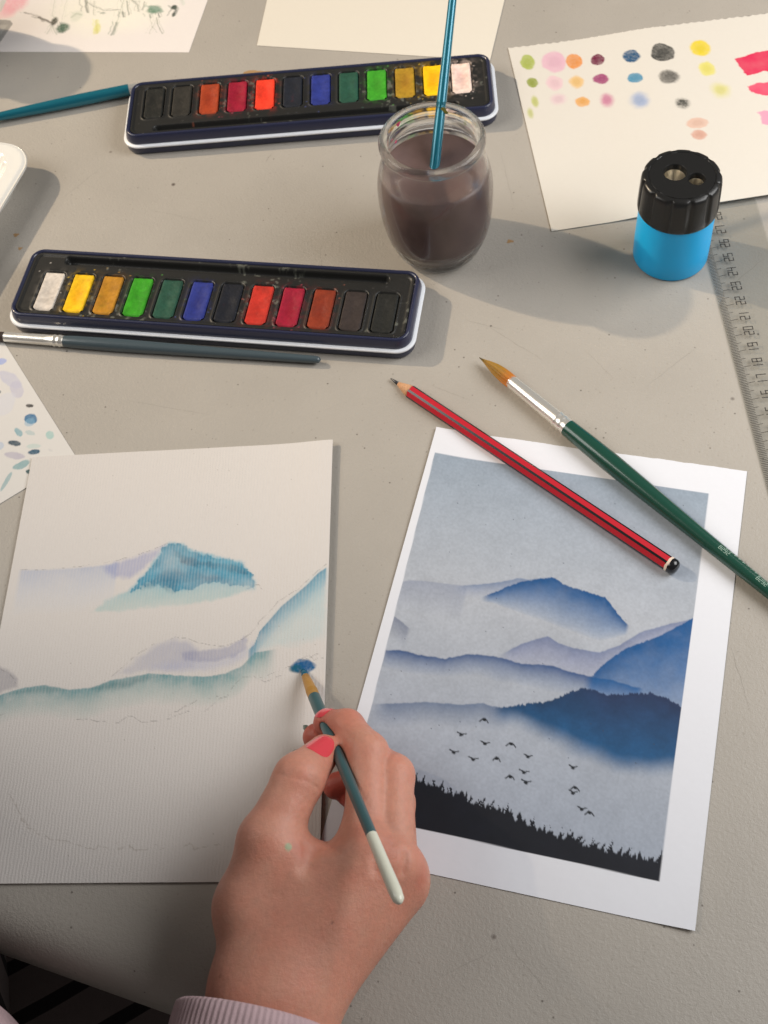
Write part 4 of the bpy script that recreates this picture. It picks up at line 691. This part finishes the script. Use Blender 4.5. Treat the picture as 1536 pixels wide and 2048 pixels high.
CREASE = [([[-2.05, 18.47, 4.236], [-1.757, 18.193, 4.178]], 0.012, 0.06), ([[-2.22, 18.191, 4.278], [-1.868, 17.929, 4.211]], 0.01, 0.05), ([[-1.047, 17.418, 3.835], [-0.702, 17.183, 3.647]], 0.01, 0.05), ([[-4.612, 14.431, 4.384], [-4.883, 13.769, 4.552]], 0.0, 0.6), ([[-2.302, 13.718, 4.756], [-2.378, 13.255, 4.608]], 0.0, 0.4), ([[-1.227, 13.658, 4.369], [-1.427, 13.112, 4.245]], 0.02, 0.3), ([[-1.989, 14.283, 4.703], [-1.708, 14.082, 4.593], [-1.456, 14.246, 4.418]], 0.0, 0.12), ([[-5.574, 17.629, 4.778], [-4.909, 17.297, 5.046], [-4.221, 16.991, 4.689]], 0.004, 0.07), ([[-5.668, 17.493, 4.751], [-5.211, 17.2, 5.012], [-4.754, 17.015, 4.982], [-4.331, 16.845, 4.7], [-4.115, 16.731, 4.243]], 0.012, 0.1), ([[-4.944, 14.771, 4.446], [-4.875, 14.483, 4.479], [-5.001, 14.021, 4.585], [-5.18, 13.712, 4.596]], 0.035, 0.12), ([[-4.078, 14.666, 4.075], [-3.827, 14.271, 4.49], [-3.603, 14.114, 4.64]], 0.03, 0.1), ([[-4.882, 17.578, 5.035], [-4.479, 17.476, 4.963], [-4.139, 17.346, 4.724]], 0.005, 0.1), ([[-2.922, 19.218, 3.586], [-2.639, 18.711, 3.989]], 0.03, 0.12), ([[-1.886, 18.917, 3.891], [-1.719, 18.532, 4.094]], 0.02, 0.1)]
BR0 = np.array([-4.65, 23.84, 0.16]); BR1 = np.array([-1.565, 11.127, 7.7])
# ---- hand field: smooth union of tapered capsules, all in cm ----
def rcone(P, a, b, ra, rb):
    a = np.asarray(a, np.float32); b = np.asarray(b, np.float32)
    ab = b - a; L2 = float(ab @ ab)
    q = P - a
    t = np.clip((q @ ab) / L2, 0, 1)
    d2 = np.sqrt(((q - t[..., None] * ab) ** 2).sum(-1))
    return d2 - (ra + (rb - ra) * t)
def smin(a, b, k):
    h = np.maximum(k - np.abs(a - b), 0) / k
    return np.minimum(a, b) - h * h * k * .25
def chain(P, pts, rad, k=.25):
    d = rcone(P, pts[0], pts[1], rad[0], rad[1])
    for i in range(1, len(pts) - 1):
        d = smin(d, rcone(P, pts[i], pts[i + 1], rad[i], rad[i + 1]), k)
    return d
def hand_sdf(P):
    J = HAND
    P = P.astype(np.float32)
    palm = rcone(P, J['fr'], J['wr'], 2.0, 1.42)
    for a, b, ra, rb in (('fu', 'wu', 2.0, 1.4), ('wr', 'cmc', 1.42, 1.32), ('wr', 'imcp', 1.42, .93), ('wm', 'mmcp', 1.45, .93), ('wu', 'rmcp', 1.4, .9),
                         ('wu', 'pmcp', 1.4, .86), ('imcp', 'rmcp', .85, .8), ('cmc', 'weba', 1.25, 1.0), ('weba', 'webb', 1.0, .8), ('wm', 'weba', 1.35, 1.0), ('hypo', 'pmcp', 1.2, .95), ('tmcp', 'weba', .95, .95)):
        palm = smin(palm, rcone(P, J[a], J[b], ra, rb), .9)
    th = chain(P, [J['cmc'], J['tmcp'], J['tip_ip'], J['ttip']], [1.34, 1.10, .96, .68], .35)
    ix = chain(P, [J['imcp'], J['ipip'], J['idip'], J['itip']], [.9, .8, .68, .60], .3)
    md = chain(P, [J['mmcp'], J['mpip'], J['mdip'], J['mtip']], [.88, .80, .68, .58], .3)
    rg = chain(P, [J['rmcp'], J['rpip'], J['rdip'], J['rtip']], [.85, .76, .66, .56], .3)
    pk = chain(P, [J['pmcp'], J['ppip'], J['pdip'], J['ptip']], [.8, .68, .58, .5], .3)
    for kn, kr in (('imcp', .97), ('mmcp', .98), ('rmcp', .93), ('pmcp', .88)):
        palm = smin(palm, np.sqrt(((P - np.asarray(J[kn], np.float32)) ** 2).sum(-1)) - kr, .22)
    ib = rcone(P, J['iba'], J['ibb'], .78, .58)
    d = smin(palm, th, .55)
    d = smin(d, ib, .3)
    d = smin(d, ix, .38)
    d = smin(d, md, .12)
    d = smin(d, rg, .10)
    d = smin(d, pk, .10)
    for pts, r, k in CREASE:
        c = chain(P, pts, [r] * len(pts), .02)
        d = -smin(-d, c, k)
    return d

def body_sdf(P):
    d = hand_sdf(P)
    bd = (BR1 - BR0) / np.linalg.norm(BR1 - BR0)
    g = rcone(P, BR0 + bd * 2.0, BR1, .235, .235)          # flesh gives way around the brush handle
    return -smin(-d, g, .10)
def surface_nets(f, lo, hi, h):
    lo = np.array(lo, float); n = np.ceil((np.array(hi) - lo) / h).astype(int) + 1
    ax = [lo[i] + h * np.arange(n[i]) for i in range(3)]
    # coarse pass: only evaluate blocks near the surface
    D = np.full(n, 9., np.float32); B = 12
    for i0 in range(0, n[0], B):
        for j0 in range(0, n[1], B):
            for k0 in range(0, n[2], B):
                sl = (slice(i0, min(i0 + B, n[0])), slice(j0, min(j0 + B, n[1])), slice(k0, min(k0 + B, n[2])))
                c = np.array([[ax[0][sl[0]].mean(), ax[1][sl[1]].mean(), ax[2][sl[2]].mean()]])
                dc = float(f(c)[0])
                if abs(dc) > B * h * .9 * 1.6: D[sl] = dc; continue
                G = np.stack(np.meshgrid(ax[0][sl[0]], ax[1][sl[1]], ax[2][sl[2]], indexing='ij'), -1)
                D[sl] = f(G.reshape(-1, 3)).reshape(G.shape[:3])
    ins = D < 0
    cell = np.zeros([n[0] - 1, n[1] - 1, n[2] - 1], np.int8)
    for a in (0, 1):
        for b in (0, 1):
            for c in (0, 1): cell += ins[a:n[0] - 1 + a, b:n[1] - 1 + b, c:n[2] - 1 + c]
    act = (cell > 0) & (cell < 8); idx = np.full(act.shape, -1, np.int64); ij = np.argwhere(act); idx[tuple(ij.T)] = np.arange(len(ij))
    acc = np.zeros((len(ij), 3)); cnt = np.zeros(len(ij)); C8 = [(a, b, c) for a in (0, 1) for b in (0, 1) for c in (0, 1)]
    for p in C8:
        for q in C8:
            if sum(q) - sum(p) == 1 and all(q[k] >= p[k] for k in range(3)):
                d0 = D[tuple((ij + p).T)]; d1 = D[tuple((ij + q).T)]; m_ = (d0 < 0) != (d1 < 0); t = np.where(m_, d0 / np.where(m_, d0 - d1, 1), 0)
                pt_ = ij + np.array(p) + t[:, None] * (np.array(q) - np.array(p)); acc[m_] += pt_[m_]; cnt[m_] += 1
    V = lo + h * acc / cnt[:, None]
    Fs = []
    for a in range(3):
        b, c = (a + 1) % 3, (a + 2) % 3
        s0 = [slice(None)] * 3; s1 = [slice(None)] * 3; s0[a] = slice(0, -1); s1[a] = slice(1, None)
        e = ins[tuple(s0)] != ins[tuple(s1)]; E = np.argwhere(e); E = E[(E[:, b] > 0) & (E[:, c] > 0) & (E[:, b] < n[b] - 1) & (E[:, c] < n[c] - 1)]
        def g(db, dc):
            q = E.copy(); q[:, b] += db; q[:, c] += dc; return idx[tuple(q.T)]
        quad = np.stack([g(-1, -1), g(0, -1), g(0, 0), g(-1, 0)], -1); flip = ~ins[tuple(E.T)]; quad[flip] = quad[flip][:, ::-1]; Fs.append(quad)
    F = np.vstack(Fs); return V, F[(F >= 0).all(1)]
def relax(V, F, it=2, lam=.5):
    E = np.vstack([F[:, [0, 1]], F[:, [1, 2]], F[:, [2, 3]], F[:, [3, 0]]])
    for _ in range(it):
        s = np.zeros_like(V); c = np.zeros(len(V))
        for k in range(3): s[:, k] = np.bincount(E[:, 0], V[E[:, 1], k], len(V)) + np.bincount(E[:, 1], V[E[:, 0], k], len(V))
        c = np.bincount(E[:, 0], minlength=len(V)) + np.bincount(E[:, 1], minlength=len(V)); V = V + lam * (s / np.maximum(c, 1)[:, None] - V)
    return V
person = thing('person', (-7.4, 7, 0), 0, 'right hand with coral nails holding a brush, pink ribbed cuff, striped top', 'person')
PO = np.array((-7.4, 7, 0))
V, F = surface_nets(body_sdf, (-13, 3.0, -.2), (2.5, 22.5, 6.6), .075)
V = relax(V, F, 2, .4)
skin = np.tile(lin((202, 142, 121)), (len(V), 1))
n1 = fbm(V[:, 0] * 1.0 + V[:, 2], V[:, 1], 1.6, 3)[:, None]; n2 = fbm(V[:, 0] + V[:, 2] * .6, V[:, 1], .28, 13)[:, None]; n3 = fbm(V[:, 0] - V[:, 2], V[:, 1] + 7, .8, 23)[:, None]
skin = skin * (1 + .16 * n1 + .10 * n2) * np.hstack([1 + .05 * n3, 1 - .16 * n3, 1 - .18 * n3])
def flush(c, r, a, col=(192, 96, 78)):
    global skin
    d = np.linalg.norm(V - np.asarray(c, float), axis=1); k = (a * np.exp(-(d / r) ** 2))[:, None]; skin = skin * (1 - k) + lin(col) * k
for j, r, a in (('itip', 1.1, .75), ('idip', 1.0, .4), ('ttip', 1.0, .45), ('mtip', 1.1, .8), ('rtip', 1.6, .75), ('rdip', 1.5, .7), ('ptip', 1.4, .75), ('mdip', 1.2, .6), ('tip_ip', 1.0, .2), ('pmcp', 1.3, .35), ('rmcp', 1.0, .2)): flush(HAND[j], r, a, (176, 74, 62) if j in ('itip', 'mtip', 'rtip', 'ptip', 'rdip') else (190, 100, 80))
for q in [[-1.839, 14.048, 4.653], [-2.763, 14.783, 4.724], [-0.798, 13.044, 3.461], [-5.071, 14.447, 4.579]]: flush(q, .45, .35, (170, 82, 62))
sp_ = np.asarray([-5.46, 14.562, 4.785], float); dd = np.linalg.norm(V - sp_, axis=1) + .05 * fbm(V[:, 0], V[:, 1], .12, 4); k = sstep(.17, .10, dd)[:, None] * .8; skin = skin * (1 - k) + lin((150, 176, 140)) * k
for q in [[-8.381, 10.5, 4.331], [-4.18, 11.67, 4.511]]:
    k = np.exp(-(np.linalg.norm(V - np.asarray(q), axis=1) / .05) ** 2)[:, None] * .7; skin = skin * (1 - k) + lin((96, 50, 36)) * k
skin_m = mat('skin', attr=True, rough=.44, spec=.42, sss=.22, bump=(.035, .10), bump2=(.16, .22), var=(.22, .045))
body = mesh('body', V - PO, F, skin_m, person, True, skin)
nail_m = mat('coral_nail_polish', (.72, .065, .085), .14, coat=.8); nail_g = mat('grey_green_nail_polish', (.20, .25, .23), .3)
def sgrad(P, e=.02):
    return np.array([float(body_sdf((P + v)[None])[0] - body_sdf((P - v)[None])[0]) for v in np.eye(3) * e])
def nail(c, axis, hw, hl, m_, lift=.03, tipout=0):
    """a nail plate draped over the fingertip around surface point c, long direction axis"""
    c = np.asarray(c, float); nrm = sgrad(c); nrm /= np.linalg.norm(nrm); ax = np.asarray(axis, float); ax -= nrm * (ax @ nrm); ax /= np.linalg.norm(ax); sd = np.cross(ax, nrm)
    nu, nv = 31, 41; tt_, ss_ = np.meshgrid(np.linspace(-1, 1, nv), np.linspace(-1, 1, nu), indexing='ij'); tt_ = tt_.ravel(); ss_ = ss_.ravel()
    # disc mapping: the square grid pulled onto a superellipse so that the rim is one smooth curve
    m_r = np.maximum(abs(tt_), abs(ss_)); nr = (abs(tt_) ** 2.5 + abs(ss_) ** 2.5) ** (1 / 2.5); kk = np.where(nr > 1e-6, m_r / np.maximum(nr, 1e-6), 1); T_, S_ = tt_ * kk, ss_ * kk
    q = c + T_[:, None] * ax * hl + (S_ * hw * (1 - .14 * T_))[:, None] * sd + nrm * .8
    for _ in range(16): q = q - nrm * (body_sdf(q) * .8)[:, None]
    Vn = q + nrm * (lift * (1 - m_r ** 6) + .004 + tipout * np.maximum(T_, 0) ** 2)[:, None]
    k = np.arange(nu * nv).reshape(nv, nu); Fn = [tuple(x_) for x_ in np.stack([k[:-1, :-1], k[:-1, 1:], k[1:, 1:], k[1:, :-1]], -1).reshape(-1, 4)]
    return mesh('fingernail', np.array(Vn) - PO, Fn, m_, person)
nail([-3.873, 18.657, 4.023], [1.01, 1.25, -0.8], .50, .62, nail_m)
nail([-3.82, 20.83, 2.3], [-0.82, 0.54, -0.6], .42, .50, nail_m)
for c_, d_ in [([-4.572, 20.452, 1.35], [-0.45, 0.55, 0.05]), ([-4.915, 19.434, 1.6], [-0.98, 0.18, 0])]:
    c_ = np.array(c_); d_ = np.array(d_); mesh('fingernail', *[([np.asarray(v) - PO for v in q] if i == 0 else q) for i, q in enumerate(tube([c_, c_ + d_ * .12, c_ + d_ * .3, c_ + d_ * .42], [.10, .14, .11, .03], 16, .3))], nail_g, person, label='grey green painted nail of a finger under the brush')
# brush in the hand
bd = (BR1 - BR0) / np.linalg.norm(BR1 - BR0); LB_ = float(np.linalg.norm(BR1 - BR0))
teal_h = mat('teal_grey_handle', (.045, .105, .115), .30, coat=.4, bump=(1, .04)); ivory = mat('ivory_handle_end', (.72, .72, .60), .3, coat=.3); goldf = mat('golden_brush_ferrule', (.52, .27, .06), .38, metal=.35, bump=(.05, .1)); wet = mat('bristles_wet_with_blue', (.01, .10, .17), .2)
hb = thing('paintbrush', BR0, 0, 'small dark teal brush with ivory end held over the mountain painting', 'paintbrush')
mesh('bristles', *tube([bd * s for s in (0, .15, .4, .75)] , [.02, .10, .155, .17], 20), wet, hb)
mesh('ferrule', *tube([bd * s for s in (.62, .64, 1.4, 1.75, 1.80, 1.85, 1.90, 1.95, 2.0, 2.05, 2.1, 2.3)], [.15, .175, .225, .245, .26, .245, .26, .245, .26, .245, .255, .26], 28), goldf, hb)
mesh('handle', *tube([bd * s for s in (2.28, 2.3, 3.2, 4.5, 6.5, LB_ - 3.55)], [.22, .262, .265, .255, .235, .21], 28), teal_h, hb)
mesh('handle_end', *tube([bd * s for s in (LB_ - 3.56, LB_ - 3.55, LB_ - 1.8, LB_ - .6, LB_ - .18, LB_ - .05, LB_)], [.19, .213, .225, .235, .20, .12, .02], 28), ivory, hb)
# cuff of the pink sweater: a ribbed tube round the wrist that leaves the picture
pink = mat('pink_rib_knit', (.50, .36, .38), .9, bump=(.04, .2), var=(1.2, .1))
def cuff():
    a = np.array([-7.539, 9.339, 2.7]); b = np.array([-9.089, 4.705, 2.7]); d, s, u = frame(b - a); n = 480; prof = [(0, .16, 0), (.0, .04, .02), (.06, -.06, 0), (.16, -.04, 0)]
    V, F = [], []; rows = [(.9, -.26), (.10, -.24), (0, -.12), (0, .0), (.10, .12), (.5, .16), (1.5, .18), (2.6, .2), (3.4, .35), (4.4, .75), (7, 1.0), (13, 1.5)]
    for ln, off in rows:
        for i in range(n):
            an = 2 * math.pi * i / n; rib = .016 * math.sin(an * 80) * (1 if ln < 3 else .2); rx = 2.75 + off + rib; rz = 2.45 + off + rib
            V.append(a + d * ln + s * math.cos(an) * rx + u * math.sin(an) * rz - PO)
    for j in range(len(rows) - 1):
        for i in range(n): F.append((j * n + i, (j + 1) * n + i, (j + 1) * n + (i + 1) % n, j * n + (i + 1) % n))
    mesh('sweater_sleeve', V, F, pink, person, label='pink ribbed sweater cuff round the wrist')
cuff()
def shirt_stripes(N, L, tc, c, noise):
    mp = N.new('ShaderNodeMapping'); mp.inputs['Rotation'].default_value = (0, 0, math.radians(-118)); L.new(tc, mp.inputs['Vector'])
    w = N.new('ShaderNodeTexWave'); w.inputs['Scale'].default_value = 13; w.inputs['Distortion'].default_value = 1.2; w.inputs['Detail'].default_value = 0; w.inputs['Detail Scale'].default_value = .4; L.new(mp.outputs[0], w.inputs['Vector'])
    r = N.new('ShaderNodeMapRange'); r.inputs[1].default_value = .80; r.inputs[2].default_value = .85; L.new(w.outputs['Fac'], r.inputs[0])
    mx = N.new('ShaderNodeMix'); mx.data_type = 'RGBA'; L.new(r.outputs[0], mx.inputs['Factor']); L.new(c, mx.inputs['A']); mx.inputs['B'].default_value = (.012, .008, .010, 1); return mx.outputs['Result']
shirt_m = mat('striped_jersey', (.15, .12, .12), .9, bump=(.05, .2), stripes=shirt_stripes)
def ellipsoid(c, r, nu=48, nv=32, seed=1, amp=.04, tilt=None):
    c = np.asarray(c, float); V, F = [], []
    for j in range(nv + 1):
        p_ = math.pi * j / nv
        for i in range(nu):
            a = 2 * math.pi * i / nu; q = np.array([math.sin(p_) * math.cos(a), math.sin(p_) * math.sin(a), math.cos(p_)]); V.append(c + q * r)
    V = np.array(V); nz = fbm(V[:, 0] + V[:, 2], V[:, 1] + V[:, 2] * .5, 5, seed); V = c + (V - c) * (1 + amp * 2 * nz)[:, None]
    for j in range(nv):
        for i in range(nu): F.append((j * nu + i, (j + 1) * nu + i, (j + 1) * nu + (i + 1) % nu, j * nu + (i + 1) % nu))
    return V, F
Vs, Fs_ = join(ellipsoid((-24, 9, -19), (20, 17, 12), seed=4), ellipsoid((-32.5, 13, 15), (15, 15, 40), seed=9))  # second, tall ellipsoid: unseen torso, sized and placed to shade the lower left
mesh('striped_top_and_shade_bulk', Vs - PO, Fs_, shirt_m, person, label='dark grey top with black stripes below the table edge, plus an unseen torso shaped to block light')
Vs, Fs_ = ellipsoid((-22, 12, 56), (9.5, 11, 12), seed=12)  # unseen head out of frame, added to block light over the lower left
mesh('unseen_head_blocker', Vs - PO, Fs_, mat('head_blocker_brown', (.05, .03, .02), .6), person)
a_ = np.array([-17.076, 10.6, 0.0]); b_ = np.array([-18.934, 9.375, 0.0])
mesh('other_sleeve', *[x_ if k else [np.asarray(v) - PO for v in x_] for k, x_ in enumerate(tube([a_, a_ + (b_ - a_) * .08, a_ + (b_ - a_) * .3, b_], [1.2, 1.9, 2.3, 3.0], 48))], pink, person, label='pink sleeve of the other arm at the picture corner')
for o in list(scene.objects):
    if o.type == 'MESH' and o.name.split('.')[0] in ('tin_base', 'tin_wall', 'rim_line', 'canister', 'handle', 'ferrule', 'end_dip', 'lid', 'cream_ring', 'handle_end', 'tabletop'):
        md = o.modifiers.new('edge', 'EDGE_SPLIT'); md.split_angle = math.radians(50)
